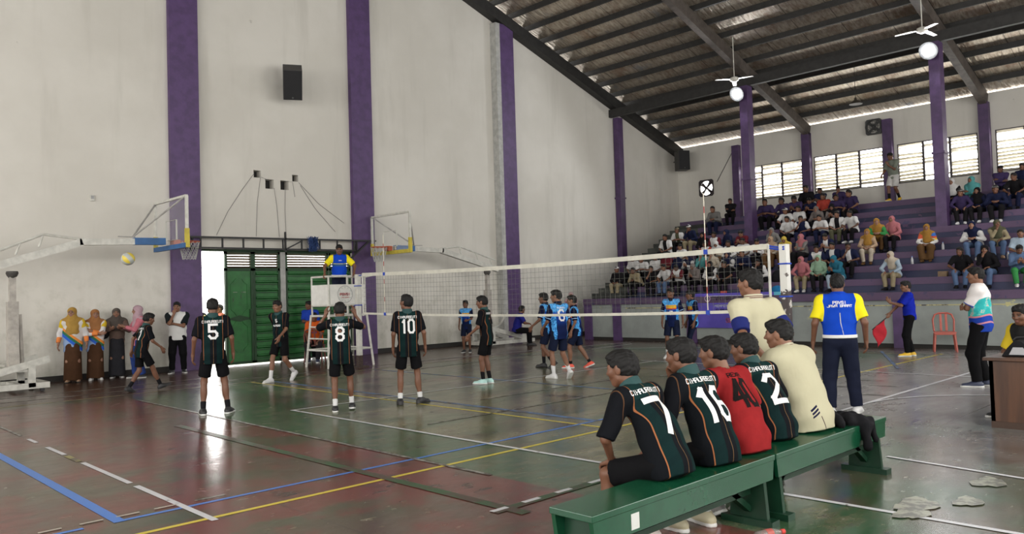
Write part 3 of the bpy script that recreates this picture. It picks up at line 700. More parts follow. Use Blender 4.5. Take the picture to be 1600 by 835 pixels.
for a, b, w, m, nm in (
    ((X0, 5.84), (18.7, 5.84), .055, YEL, 'yellow_sideline'), ((2, 15.12), (18.7, 14.85), .05, YELF, 'yellow_far_sideline'), ((7.2, 5.84), (7.2, 14.95), .05, YEL, 'yellow_attack_line'),
    ((13.05, 5.84), (13.05, 10.2), .04, YELF, 'yellow_attack_line'), ((10.08, 5.84), (10.08, 14.9), .08, BLUF, 'blue_centre_line'), ((1.98, 6.31), (10.1, 6.33), .05, BLU, 'blue_sideline'),
    ((7.52, 6.3), (7.52, 14.9), .10, BLUF, 'blue_attack_line'), ((1.98, 6.28), (1.98, 16), .085, BLU, 'blue_end_line'), ((1.5, 6.31), (1.74, 6.31), .05, BLU, 'blue_tape_stub'),
    ((2.47, 8.95), (2.47, 7.55), .05, WHT, 'white_end_line'), ((2.47, 7.4), (2.47, 5.75), .055, WHT, 'white_end_line'), ((2.47, 10.3), (2.47, 9.6), .05, WHT, 'white_end_line'), ((2.47, 11.15), (2.47, 10.75), .045, WHT, 'white_end_line'), ((2.47, 15), (2.47, 11.5), .04, WHTF, 'white_end_line'), ((2.465, 9.5), (2.465, 9.05), .06, YELF, 'yellow_patch'),
    ((1.5, 16.45), (7.2, 16.75), .05, WHTF, 'white_far_line'), ((1.5, 15.85), (18, 15.5), .05, WHTF, 'white_far_line'), ((10.2, 14.0), (17, 14.4), .05, WHTF, 'white_far_line'), ((12, 15.9), (19.5, 14.9), .05, WHT, 'white_far_line'), ((16.8, 14.2), (18.9, 14.4), .05, WHT, 'white_far_line'), ((17.2, 13.7), (18.4, 12.0), .06, WHT, 'white_far_line'),
    ((5.70, 10.57), (5.70, .3), .055, WHT, 'white_service_line'), ((5.67, 10.54), (14.6, 10.46), .05, WHT, 'white_far_sideline'), ((5.8, 4.29), (16.0, 4.28), .055, WHT, 'white_near_sideline'), ((14.5, 10.8), (14.45, 3.0), .055, WHT, 'white_service_line'),
    ((4.72, 14.0), (4.72, 5.2), .05, WHTF, 'grey_key_line'), ((4.06, 10.6), (4.06, 4.1), .10, GRN, 'green_key_line'), ((3.92, 4.30), (5.7, 4.32), .09, GRN, 'green_key_line'), ((6.1, 7.87), (10, 7.85), .04, WHTF, 'faded_white_line'), ((8, 9.0), (12, 9.0), .04, WHTF, 'faded_white_line'),
    ((17.75, 12), (18.6, 4.6), .05, YELF, 'faded_end_line'), ((18.3, 12), (19.0, 4.6), .05, WHTF, 'faded_end_line'), ((7.5, 2.85), (7.2, 1.2), .05, WHT, 'white_service_line'), ((15.2, 5.5), (18.9, 7.2), .06, BLUF, 'faded_blue_line')):
    line(nm, m, a, b, w)
for x0, x1 in ((3.92, 4.08), (4.25, 4.43), (4.62, 4.80), (5.03, 5.23)): line('white_tape_mark', mat('tape_white', (.68, .68, .70), .5), (x0, 4.325), (x1, 4.325), .05)
for x0, x1 in ((1.2, 1.35), (1.48, 1.63), (1.75, 1.91), (2.0, 2.17), (2.28, 2.45), (2.6, 2.85)): line('white_tape_mark', WHTF if x0 > 2.5 else mat('tape_cream', (.45, .40, .34), .5), (x0, 6.435), (x1, 6.435), .03)
for x, y in ((13.2, 5.6), (12.6, 5.0), (12.2, 5.4), (11.5, 4.8)): line('faded_dash', WHTF, (x, y), (x, y-.45), .06)
def arc(name, m, c, r, a0, a1, w, n=40):
    LN[0] += 1; z = .0015+.00012*LN[0]; mb = MB(); vs = []
    for i in range(n+1):
        t = R(a0+(a1-a0)*i/n)
        for q in (r-w/2, r+w/2): vs.append((c[0]+q*math.cos(t), c[1]+q*math.sin(t), z))
    mb.add(vs, [(2*i, 2*i+1, 2*i+3, 2*i+2) for i in range(n)]); tag(mb.build(name, m, fl), kind='structure')
arc('white_centre_arc', WHT, (10.55, 2.35), 1.93, 95, -60, .05); arc('faded_key_arc', WHTF, (11.9, 8.3), .30, -60, 60, .06)
for x, y, rr in ((6.0, 2.1, .17), (5.75, 2.05, .14), (6.3, 1.85, .12), (7.0, 1.9, .15)):   # patches of filler
    LN[0] += 1; tag(MB().add([(x+rr*(1+.25*math.sin(5*t))*math.cos(t)*1.2, y+rr*.75*(1+.3*math.sin(3*t+x))*math.sin(t), .0015+.00012*LN[0]) for t in [i*.449 for i in range(14)]], [tuple(range(14))]).build('filler_patch', mat('filler', (.3, .3, .22), .35, 0, lambda: mixc(noise(9, 5, .65).step(.40, .58), (.10, .10, .075), (.31, .31, .23))), fl), kind='structure')
# ---------------------------------------------------------------- walls
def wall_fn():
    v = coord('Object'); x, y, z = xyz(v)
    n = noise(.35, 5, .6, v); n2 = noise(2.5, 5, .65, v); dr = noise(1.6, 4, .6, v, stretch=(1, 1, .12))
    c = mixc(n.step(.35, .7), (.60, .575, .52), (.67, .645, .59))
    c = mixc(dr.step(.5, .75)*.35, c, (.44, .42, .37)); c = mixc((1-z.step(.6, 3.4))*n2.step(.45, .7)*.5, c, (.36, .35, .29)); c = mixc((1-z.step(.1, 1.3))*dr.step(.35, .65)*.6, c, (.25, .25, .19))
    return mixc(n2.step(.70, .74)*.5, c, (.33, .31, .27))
WALL = mat('old_whitewash', (.62, .6, .56), .8, 0, wall_fn, (lambda: noise(1.2, 4), .15, .05), spec=.25)
PUR = plain('purple_paint', (.085, .045, .135), .55, .2, 5); PURD = plain('purple_steel', (.070, .036, .105), .5, .25, 4)
DARKB = plain('dark_base', (.022, .02, .018), .8)
def slab_wall(name, ax, at, u0, u1, z0, z1, holes, th, m):
    """a wall with real openings; ax = 0: plane x = at; ax = 1: plane y = at; thickness outwards th"""
    us = sorted({u0, u1, *[h[0] for h in holes], *[h[1] for h in holes]}); zs = sorted({z0, z1, *[h[2] for h in holes], *[h[3] for h in holes]})
    mb = MB()
    for a, b in zip(us, us[1:]):
        run = None
        for c, d in list(zip(zs, zs[1:]))+[(None, None)]:
            solid = c is not None and not any(h[0] <= a and b <= h[1] and h[2] <= c and d <= h[3] for h in holes)
            if solid: run = (run[0] if run else c, d)
            elif run:
                p, q = ((at, a, run[0]), (at+th, b, run[1])) if ax == 0 else ((a, at, run[0]), (b, at+th, run[1]))
                mb.span(p, q); run = None
    return tag(mb.build(name, m), kind='structure')
DOOR = (7.95, 12.32, 0, 2.92)
HOLES = [(9.42, 9.62, 4.84, 5.03), (9.74, 9.98, 4.57, 4.82), (10.17, 10.41, 4.57, 4.82), (10.52, 10.70, 4.82, 5.0)]
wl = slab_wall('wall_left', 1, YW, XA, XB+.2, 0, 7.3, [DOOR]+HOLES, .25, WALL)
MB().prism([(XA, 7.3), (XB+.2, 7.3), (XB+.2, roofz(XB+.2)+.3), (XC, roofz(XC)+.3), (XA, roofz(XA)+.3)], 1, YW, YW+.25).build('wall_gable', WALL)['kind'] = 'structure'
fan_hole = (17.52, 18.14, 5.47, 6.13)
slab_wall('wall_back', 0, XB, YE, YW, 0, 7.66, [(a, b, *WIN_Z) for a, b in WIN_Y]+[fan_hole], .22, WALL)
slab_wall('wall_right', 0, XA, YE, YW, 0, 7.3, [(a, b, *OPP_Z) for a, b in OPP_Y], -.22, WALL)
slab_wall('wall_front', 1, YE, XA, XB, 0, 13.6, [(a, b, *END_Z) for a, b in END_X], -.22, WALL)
MB().span((-8, YW+.25, -.32), (32, YW+16, -.02)).build('ground', plain('pale_yard', (.45, .42, .36), .9))['kind'] = 'structure'
tag(MB().span((XA, YW-.03, 0), (7.9, YW, .13)).span((12.35, YW-.03, 0), (XB, YW, .13)).build('baseboard_left', DARKB), kind='structure')
for i, xc in enumerate((7.62, 12.70)):
    tag(MB().span((xc-.36, YW-.14, 0), (xc+.34, YW, roofz(xc))).build('trim_%d' % (i+1), PUR), kind='structure')
tag(MB().span((18.17, YW-.28, 0), (18.80, YW, roofz(18.5)-.1)).build('trim_3', [PUR]), kind='structure')
tag(MB().span((17.98, YW-.28, 0), (18.17, YW, roofz(18.5)-.1)).build('trim_4', plain('grey_render', (.42, .42, .40), .8)), kind='structure')
# ---------------------------------------------------------------- roof
def foil_fn():
    v = coord('Object'); x, y, z = xyz(v); n = noise(1.2, 5, .65, v); n2 = noise(6, 5, .7, v, stretch=(.5, 2, 1))
    c = mixc(n2.step(.3, .7), (.30, .235, .175), (.60, .54, .45)); c = mixc(n.step(.5, .68)*.6, c, (.26, .155, .10)); c = mixc(n.step(.25, .42), (.30, .30, .31), c)
    seam = (y*.82).frac(); c = mixc(seam.lt(.018)*.8, c, (.04, .035, .03)); return c
FOIL = mat('stained_roof_foil', (.3, .27, .23), .30, .65, foil_fn, (lambda: noise(3, 4, .6, stretch=(.4, 3, 1)), .7, .06))
STEEL = plain('dark_purlin_steel', (.020, .019, .018), .6, .3); RAFT = plain('rafter_paint', (.085, .070, .060), .6, .3, 5)
ce = MB()
for sgn in (1, -1):
    xe = XB+.9 if sgn > 0 else XA-.9
    ce.add([(XC, YE-.3, roofz(XC)+.42), (xe, YE-.3, roofz(xe)+.42), (xe, YW+.6, roofz(xe)+.42), (XC, YW+.6, roofz(XC)+.42)], [(0, 1, 2, 3)])
    ce.add([(XC, YE-.3, roofz(XC)+.46), (xe, YE-.3, roofz(xe)+.46), (xe, YW+.6, roofz(xe)+.46), (XC, YW+.6, roofz(XC)+.46)], [(3, 2, 1, 0)])
ce = tag(ce.build('ceiling', FOIL), kind='structure')
x = 28.2
while x > XC-12:
    z = roofz(x); big = .05 if abs(x-24.3) > .3 else .07
    p = MB().bar((x, YE, z+.33), (x, YW-.02, z+.33), .07, .17).build('purlin', STEEL, ce); p['kind'] = 'structure'
    x -= .79
for y in (YW-.16, 13.33, 7.37, 1.4):
    wd = .22 if y < 19 else .30
    for a, b in (((XC, y, roofz(XC)+.05), (28.85, y, roofz(28.85)+.05)), ((XC, y, roofz(XC)+.05), (XA, y, roofz(XA)+.05))):
        MB().bar(a, b, wd, .38).build('rafter', STEEL if y > 19 else RAFT, ce)['kind'] = 'structure'
MB().bar((24.3, YE, 8.55), (24.3, YW-.02, 8.55), .16, .30).build('tie_beam', STEEL, ce)['kind'] = 'structure'
# ---------------------------------------------------------------- columns
for i, (x, y, wd, zt) in enumerate(((24.3, 13.33, .36, 8.4), (24.3, 7.37, .36, 8.4), (24.6, YW-.16, .3, 8.4), (24.3, 1.4, .36, 8.4))):
    m = MB().span((x-wd/2, y-wd/2*.8, 0), (x+wd/2, y+wd/2*.8, zt)); m.span((x-wd/2-.03, y-wd/2*.8-.03, 5.2), (x+wd/2+.03, y+wd/2*.8+.03, 5.26))
    tag(m.build('trim_%d' % (10+i), PURD), kind='structure')
for i, y in enumerate((16.32, 13.37, 10.40, 7.38, 4.40, 1.42)):
    tag(MB().span((XB-.22, y-.15, 4.1), (XB, y+.15, 7.35)).build('trim_%d' % (20+i), PURD), kind='structure')
# ---------------------------------------------------------------- louvred windows of the stand
SLAT = plain('cream_slat', (.52, .48, .38), .6); FRAME = plain('dark_window_frame', (.05, .04, .045), .6)
for i, (a, b) in enumerate(WIN_Y):
    wo = MB(); z0, z1 = WIN_Z
    for z in (z0, z1): wo.bar((XB+.04, a, z), (XB+.04, b, z), .07, .06)
    for j in range(4): y = a+(b-a)*j/3; wo.bar((XB+.04, y, z0), (XB+.04, y, z1), .07, .05, up=(1, 0, 0))
    wo = tag(wo.build('window_%d' % (i+1), FRAME), kind='structure')
    rnd = random.Random(i)
    for j in range(3):
        ya, yb = a+(b-a)*j/3+.03, a+(b-a)*(j+1)/3-.03; mb = MB(); n = 12
        for q in range(n):
            if (i in (0, 2) and j == 1 and rnd.random() < .55) or rnd.random() < .14: continue
            zc = z0+(z1-z0)*(q+.5)/n; tl = .03+rnd.random()*.06
            mb.bar((XB+.05, ya, zc+rnd.uniform(-.012, .012)), (XB+.05, yb, zc+rnd.uniform(-.02, .02)), .11, .016, up=(tl*12, 0, 1))
        mb.build('louvre_slats', SLAT, wo)['kind'] = 'structure'
for i, (a, b) in enumerate(OPP_Y): tag(MB().bar((XA-.1, (a+b)/2, OPP_Z[0]), (XA-.1, (a+b)/2, OPP_Z[1]), .08, .08, up=(1, 0, 0)).bar((XA-.1, a, 5.5), (XA-.1, b, 5.5), .06, .06).build('window_%d' % (7+i), FRAME), kind='structure')  # bars of the added, unseen windows opposite the stand
for i, (a, b) in enumerate(END_X): tag(MB().bar(((a+b)/2, YE-.1, END_Z[0]), ((a+b)/2, YE-.1, END_Z[1]), .08, .08, up=(0, 1, 0)).bar((a, YE-.1, 4.6), (b, YE-.1, 4.6), .06, .06).build('window_%d' % (11+i), FRAME), kind='structure')  # bars of the added, unseen end wall windows
# ---------------------------------------------------------------- grandstand
TX = lambda k: 20.1+.725*k
TZ = lambda k: 1.35+.352*k
def peel(base, *flakes):
    def fn():
        v = coord('Object'); z = xyz(v)[2]; c = mixc(noise(1.5, 4, .6, v).step(.3, .7), tuple(q*.8 for q in base), base)
        for i, (col, lo, sc, hz) in enumerate(flakes):
            n = noise(sc, 6, .7, v, stretch=(1, 1+.37*i, 1.3)); c = mixc(n.step(lo, lo+.02)*(z.step(*hz) if hz else 1.), c, col)
        return c
    return fn
SWALL = mat('peeling_grey_wall', (.17, .19, .18), .7, 0, peel((.32, .35, .335), ((.55, .52, .25), .635, 2.6, (.5, 1.1)), ((.60, .60, .55), .70, 5.5, None), ((.12, .26, .06), .70, 1.6, (.6, .9)), ((.07, .08, .08), .68, 3.5, None)))
TPUR = mat('tier_purple', (.09, .05, .13), .6, 0, peel((.098, .058, .122), ((.05, .04, .10), .60, 3, None), ((.30, .22, .2), .74, 7, None)))
TBLU = mat('tier_blue', (.03, .035, .09), .6, 0, peel((.030, .034, .085), ((.10, .055, .12), .62, 3, None), ((.30, .24, .10), .73, 6, None)))
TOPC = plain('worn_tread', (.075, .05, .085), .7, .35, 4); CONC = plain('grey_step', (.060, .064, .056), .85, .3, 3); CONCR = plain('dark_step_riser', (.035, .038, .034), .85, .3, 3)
SY0, SY1 = YE+.1, 17.2
gs = MB().span((20.1, SY0, .1), (20.35, SY1, 1.16)).build('grandstand', SWALL); tag(gs, kind='structure')
def gpart(name, m, *spans):
    mb = MB()
    for a, b in spans: mb.span(a, b)
    o = mb.build(name, m, gs); o['kind'] = 'structure'; return o
gpart('ledge', TPUR, ((20.0, SY0, 1.16), (20.9, SY1, 1.35))); gpart('wall_foot', DARKB, ((20.13, SY0, 0), (20.4, SY1, .11)))
gpart('painted_line', mat('pale_yellow_stripe', (.5, .47, .25), .6, 0, worn((.5, .46, .22), .40, .5, 3)), ((20.09, SY0, 1.02), (20.12, 15.5, 1.045)))
for y in (17.06, 15.85, 13.07, 10.1, 7.17, 4.2): gpart('wall_pier', PUR, ((20.05, y-.16, 0), (20.3, y+.16, 1.17)))
for k in range(1, 9):
    xb = TX(k+1) if k < 8 else XB
    y1 = 15.95 if k < 8 else SY1
    gpart('tier_riser', TBLU, ((TX(k), SY0, TZ(k-1)-.02), (xb, y1, TZ(k)-.17))); gpart('tier_seat', TPUR, ((TX(k)-.02, SY0, TZ(k)-.17), (xb+.05, y1, TZ(k)-.004))); gpart('tier_tread', TOPC, ((TX(k)-.015, SY0+.01, TZ(k)-.006), (xb+.04, y1-.01, TZ(k))))
    if k < 8:
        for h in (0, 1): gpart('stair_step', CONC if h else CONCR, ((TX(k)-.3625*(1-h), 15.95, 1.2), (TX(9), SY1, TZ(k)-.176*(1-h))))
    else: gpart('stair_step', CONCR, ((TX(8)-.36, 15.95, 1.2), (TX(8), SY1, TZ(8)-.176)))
gpart('back_platform', TPUR, ((TX(8), 15.95, 1.2), (XB, SY1, 4.165)))
# ---------------------------------------------------------------- the green door
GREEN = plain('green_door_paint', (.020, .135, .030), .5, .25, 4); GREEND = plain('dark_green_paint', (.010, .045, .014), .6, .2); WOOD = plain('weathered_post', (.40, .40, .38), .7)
yd = YW+.06
def door_leaf(n, x0, x1, ribs, ornament):
    d = MB().span((x0, yd, .03), (x1, yd+.04, 2.42)); d = tag(d.build('door_%d' % n, GREEN), kind='structure')
    fr = MB()
    for xx in (x0+.03, x1-.03): fr.span((xx-.03, yd-.03, .03), (xx+.03, yd+.05, 2.9))
    for z in (.06, 2.44, 2.87): fr.span((x0, yd-.03, z-.035), (x1, yd+.05, z+.035))
    fr.build('door_frame', GREEND, d)['kind'] = 'structure'
    sl = MB(); nn = 6
    for i in range(nn): sl.bar((x0+.05, yd, 2.5+.34*i/(nn-1)), (x1-.05, yd, 2.5+.34*i/(nn-1)), .080, .014, up=(0, .62, 1))
    sl.build('louvre_slats', plain('brown_louvre', (.10, .07, .045), .6), d)['kind'] = 'structure'
    if ribs:
        rb = MB(); z = .22
        while z < 2.38: rb.prism([(yd+.01, z-.05), (yd-.06, z-.012), (yd-.06, z+.012), (yd+.01, z+.03)], 0, x0+.07, x1-.07); z += .212
        rb.build('door_ribs', GREEN, d)['kind'] = 'structure'
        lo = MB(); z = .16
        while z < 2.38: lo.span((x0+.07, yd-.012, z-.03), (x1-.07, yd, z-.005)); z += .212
        lo.build('painted_rib_shade', GREEND, d)['kind'] = 'structure'  # dark green strips painted in for the shade under each rib
    if ornament:
        xm = (x0+x1)/2; og = MB()
        for z0, z1 in ((.35, 1.12), (1.28, 2.2)):
            pts = [(xm-.22, z0+.14), (xm-.14, z0+.08), (xm-.08, z0), (xm+.08, z0), (xm+.14, z0+.08), (xm+.22, z0+.14), (xm+.22, z1-.14), (xm+.14, z1-.08), (xm+.08, z1), (xm-.08, z1), (xm-.14, z1-.08), (xm-.22, z1-.14)]
            for a, b in zip(pts, pts[1:]+pts[:1]): og.bar((a[0], yd-.005, a[1]), (b[0], yd-.005, b[1]), .02, .022, up=(0, 1, 0))
        og.build('door_moulding', GREEN, d)['kind'] = 'structure'
        lk = MB().prism([(xm-.26, 1.17), (xm, 1.11), (xm+.3, 1.17), (xm+.3, 1.2), (xm, 1.27), (xm-.26, 1.2)], 1, yd-.025, yd).span((x1-.1, yd-.05, 1.15), (x1-.03, yd, 1.42)); lk.build('door_latch', GREEND, d)['kind'] = 'structure'
        ch = MB()
        for a, b in (((xm-.16, 1.86), (xm-.05, 1.86)), ((xm+.06, 1.86), (xm+.18, 1.86)), ((xm-.16, 1.72), (xm-.16, 1.62)), ((xm+.05, 1.80), (xm+.05, 1.70))): ch.bar((a[0], yd-.004, a[1]), (b[0], yd-.004, b[1]), .012, .012, up=(0, 1, 0))
        ch.build('chalk_marks', WHTF, d)['kind'] = 'structure'
door_leaf(1, 8.62, 9.36, False, True); door_leaf(2, 9.37, 10.12, True, False); door_leaf(3, 10.28, 11.58, True, False); door_leaf(4, 11.60, 12.30, True, False)
tag(MB().span((10.13, yd-.05, 0), (10.27, yd+.06, 2.92)).build('trim_5', [WOOD]), kind='structure')
tag(MB().span((7.95, YW-.02, 2.90), (12.32, YW+.2, 2.97)).build('trim_6', GREEND), kind='structure')
rc = MB()
for a, b, c, d in HOLES: rc.span((a-.02, YW+.24, c-.02), (b+.02, YW+.5, d+.02))
tag(rc.build('trim_7', DARKB), kind='structure')  # dark boxes added behind the wall holes so they look dark
# ================================================================ people on the court and along its edges
KB = cloth('black_cloth', (.006, .006, .007)); NAVY = cloth('navy_cloth', (.010, .014, .035)); NAVY2 = cloth('navy_trousers', (.012, .015, .032)); RED = cloth('red_shirt', (.27, .018, .020))
WSOCK = cloth('white_sock', (.66, .66, .66)); BSOCK = cloth('black_sock', (.012, .012, .014)); SOLEW = mat('white_sole', (.62, .62, .60), .6); SOLEK = mat('dark_sole', (.02, .02, .02), .6)
def shoe_m(n, c, sole): return [plain(n, c, .55, .12), sole]
SH_K = shoe_m('black_shoe', (.018, .018, .02), SOLEW); SH_KK = shoe_m('all_black_shoe', (.018, .018, .02), SOLEK); SH_W = shoe_m('white_shoe', (.66, .66, .66), SOLEW); SH_M = shoe_m('mint_shoe', (.42, .66, .62), SOLEW)
SH_O = shoe_m('orange_shoe', (.75, .10, .06), SOLEW); SH_Y = shoe_m('yellow_shoe', (.70, .42, .02), SOLEW); SH_N = shoe_m('navy_shoe', (.03, .04, .08), SOLEW); SH_T = shoe_m('khaki_shoe', (.42, .38, .26), SOLEW); SH_B = shoe_m('sandal', (.35, .22, .14), SOLEK)
def jt(n, nm=True, sz=1., nz_=1., v=.32): return ([('CIHAURBEUTI', .462, .021*sz, .034*sz, .0058*sz, 'team_name')] if nm else [])+[(n, v, (.105 if len(n) == 1 else .082)*nz_, .195*nz_, (.034 if len(n) == 1 else .03)*nz_, 'jersey_number')]
SHO = (KB, .80)
def stand_feet(w, y=0, yaw=10): return [(w, y, .08, yaw, 0), (-w, -y, .08, yaw, 0)]
dk = dict(shirt=(JERSEY, dict(sleeve=.86, hem=-.15, fit=.006)), pants=SHO, collar=mat('dark_collar', (.012, .05, .05), .8))
def D(**k): return dict(dk, **k)
KID = dict(wb=.90, girth=.90)
person((4.81, 11.17, 0), 68, 1.68, dict(feet=[(.19, .0, .08, 22, 0), (-.15, 0, .08, 8, 0)], arms=['away', 'away'], head=(-4, -8), lean=0, wb=1.05, pz=.885), D(text=jt('5'), socks=(BSOCK, .3), shoes=SH_K),
       'player in dark number 5 jersey standing back to us before the bright door gap', sk=1, q=1)
person((7.62, 14.52, 0), 203, 1.64, dict(feet=[(.09, .22, .08, 5, 0), (-.09, -.30, .17, 5, -38)], knee=[(.05, 1, 0), (-.05, 1, -.1)], arms=['bwd', 'fwd'], head=(8, -6), lean=3, pz=.87, twist=8), D(text=[('5', .40, .035, .06, .012, 'chest_number', NUMW, False), ('ALFEDO', .30, .020, .030, .008, 'chest_sponsor', NUMW, False)], socks=(WSOCK, .42), shoes=SH_W),
       'player in dark jersey and white shoes walking left in front of the green doors', sk=0, q=1)
person((6.09, 9.83, 0), 56, 1.56, dict(feet=[(.15, .14, .09, 5, -8), (-.10, -.05, .08, 5, 0)], arms=['up', 'up'], head=(0, -4), lean=-2, pz=.885), D(text=jt('8'), socks=(WSOCK, .3), shoes=SH_K),
       'player in dark number 8 jersey with both hands raised to his head', sk=1, q=1)
person((7.09, 9.57, 0), 56, 1.64, dict(feet=[(.17, .04, .08, 45, 0), (-.14, 0, .08, 5, 0)], arms=['away', 'down'], head=(40, 8), lean=-1, pz=.887), D(text=jt('10'), socks=(WSOCK, .25), shoes=SH_KK),
       'player in dark number 10 jersey standing, head turned to the left', sk=1, q=1)
person((9.54, 10.52, 0), 118, 1.58, dict(feet=[(.08, -.02, .08, 5, 0), (-.08, .06, .08, 8, 0)], arms=['down', 'fwd'], head=(5, -4), lean=2, pz=.893), D(text=jt('9'), socks=(BSOCK, .42), shoes=SH_M),
       'player in dark jersey with mint coloured shoes seen from the side before the net', sk=1, q=1)
person((5.26, 15.37, 0), 5, 1.50, dict(feet=[(.08, .36, .10, 5, 18), (-.08, -.24, .10, 5, -22)], arms=['fwd', 'bwd'], head=(0, -12), lean=10, pz=.85, twist=-6), D(text=jt('11'), socks=(BSOCK, .35), shoes=SH_KK),
       'player in dark jersey and black socks walking right near the left wall', sk=1, q=1)
bk = dict(shirt=(BLUEKIT, dict(sleeve=.86, hem=-.13, fit=.006)), pants=(NAVY, .82), collar=NAVY)
def B(**k): return dict(bk, **k)
person((12.27, 11.58, 0), 112, 1.62, dict(feet=[(.08, .14, .08, 5, 0), (-.08, -.14, .13, 5, -35)], arms=['bwd', 'fwd'], head=(0, 0), lean=3, pz=.875), B(text=jt('2', False), socks=(BSOCK, .42), shoes=SH_KK),
       'player in blue kit with black socks and shoes, leftmost of three walking beyond the net', sk=1, q=1)
person((10.83, 9.92, 0), 78, 1.66, dict(feet=[(.10, -.16, .14, 15, -40), (-.10, .08, .08, 12, 0)], arms=['down', 'fwd'], head=(38, 0), lean=1, pz=.88), B(text=[('TUNAS', .462, .028, .03, .006, 'team_name'), ('6', .32, .105, .195, .034, 'jersey_number')], socks=(WSOCK, .45), shoes=SH_W),
       'player in blue number 6 kit with white socks walking away beyond the net', sk=0, q=1)
person((12.57, 11.01, 0), 128, 1.56, dict(feet=[(.08, -.28, .11, 5, -22), (-.08, .16, .08, 5, 0)], arms=['fwd', 'down'], head=(0, 0), lean=5, pz=.86), B(text=jt('4', False), socks=(BSOCK, .22), shoes=SH_O),
       'player in blue kit and bright orange shoes leaning forward beyond the net', sk=0, q=1)
person((15.36, 10.52, 0), 205, 1.62, dict(feet=[(.14, 0, .08, 12, 0), (-.13, .03, .08, 18, 0)], arms=['down', 'away'], head=(-20, 0), lean=0, pz=.888), B(text=[('7', .22, .06, .085, .018, 'chest_number', NUMW, False)], socks=(WSOCK, .36), shoes=SH_W),
       'player in blue kit with yellow chest band facing us beyond the net', sk=1, q=1)
person((16.0, 10.37, 0), 148, 1.56, dict(feet=[(.08, 0, .08, 5, 0), (-.09, .12, .09, 5, 0)], arms=['down', 'down'], head=(-10, 0), lean=1, pz=.885), dict(shirt=(BLUEKIT, dict(sleeve=.86, hem=-.13)), pants=(NAVY, 1.97, dict(r=(.088, .06), shin=(.056, .04))), shoes=SH_K, collar=NAVY),
       'player in blue kit with dark leggings standing in front of the purple banner', sk=1, q=1)
# officials
b2, k2 = person((9.62, 4.15, 0), 30, 1.73, dict(feet=[(.17, .10, .08, 20, 0), (-.14, -.02, .08, 15, 0)], arms=['away', 'away'], head=(0, 2), lean=0, wb=1.08, girth=1.05, pz=.887), dict(shirt=(REF, dict(sleeve=.80, hem=.05, fit=.004)), pants=(NAVY2, 1.98, dict(r=(.105, .082), shin=(.078, .066))), belt=WHITE, beltz=.055, shoes=SH_W, collar=cloth('blue_collar', (.008, .055, .45)),
       text=[('PBVSI', .455, .024, .032, .007, 'back_lettering'), ('JAWA BARAT', .415, .022, .026, .006, 'back_lettering')]), 'referee in blue polo with yellow sleeves standing beside the near net post', sk=1, q=0)
st = MB()
st.tube([Vector(k2['W'])*1.0-Vector(k2['f1'])*.145+Vector((-.005, 0, .14)), Vector(k2['W'])-Vector(k2['f1'])*.14+Vector((.0, 0, .02)), Vector(k2['pel'])-Vector(k2['f1'])*.14+Vector((.03, 0, .06))], .006, 6)
st.build('back_stripe', mat('grey_stripe', (.45, .47, .5), .6), b2, loc=(0, 0, 0))
RAILZ = 2.14; PLAT = 1.24
def refhand(s, x): return ((x, .26, (RAILZ-PLAT+.06)/(1.68/1.7)), (s*1, -.4, .2), (s*.2, .8, -.5), (0, -.3, -1))
person((10.2, 16.45, PLAT), 250, 1.68, dict(arms=[refhand(1, .40), refhand(-1, -.30)], head=(-12, -12), lean=5, pz=.89, feet=stand_feet(.1)), dict(shirt=(REF, dict(sleeve=.8, hem=.03, fit=.004)), pants=(NAVY2, 1.98), belt=WHITE, shoes=SH_K, collar=cloth('blue_collar', (.008, .055, .45)), text=[('PBVSI', .43, .012, .016, .004, 'chest_lettering', NUMW, False)]),
       'referee in blue polo with yellow sleeves standing up on the white referee stand', sk=1, q=1)
lb, lk = person((17.9, 6.2, 0), 118, 1.62, dict(feet=[(.08, -.04, .08, 10, 0), (-.08, .08, .08, 10, 0)], arms=[((.12, .42, .92), (.6, -1, -.3), (0, .5, -.8), (-1, .2, 0)), ((-.10, .40, 1.22), (-.6, -.6, -1), (.1, .5, .8), (.8, -.4, 0))], head=(10, -3), lean=0, pz=.89), dict(shirt=(cloth('royal_blue_shirt', (.010, .022, .36)), dict(sleeve=.85, hem=-.06)), pants=(KB, 1.98), shoes=SH_Y),
       'line judge in blue shirt, black trousers and yellow shoes holding a red flag', sk=0, q=1)
person((13.19, 3.57, 0), 98, 1.79, dict(feet=[(.10, -.03, .08, 10, 0), (-.10, .06, .08, 12, 0)], arms=['cross', 'cross'], head=(8, 2), lean=-1, wb=1.06, girth=1.05, pz=.888), dict(shirt=(TEAL, dict(sleeve=.80, hem=-.10, fit=.010)), pants=(KB, 1.98, dict(r=(.105, .085), shin=(.08, .066))), shoes=SH_N),
       'man in white, teal and blue shirt standing with folded arms beside the wooden table', sk=0, q=0)
person((6.32, 3.46, 0), 60, 1.76, dict(feet=stand_feet(.12), arms=['behind', 'behind'], head=(30, 2), lean=1, wb=.92, girth=.97, pz=.888, curl=.8), dict(shirt=(CREAM, dict(sleeve=.86, hem=-.12, fit=.004)), collar=COLLAR, pants=(KB, 1.98), shoes=SH_K),
       'coach in cream polo with navy cuffs standing with hands clasped behind his back', sk=0, q=0)
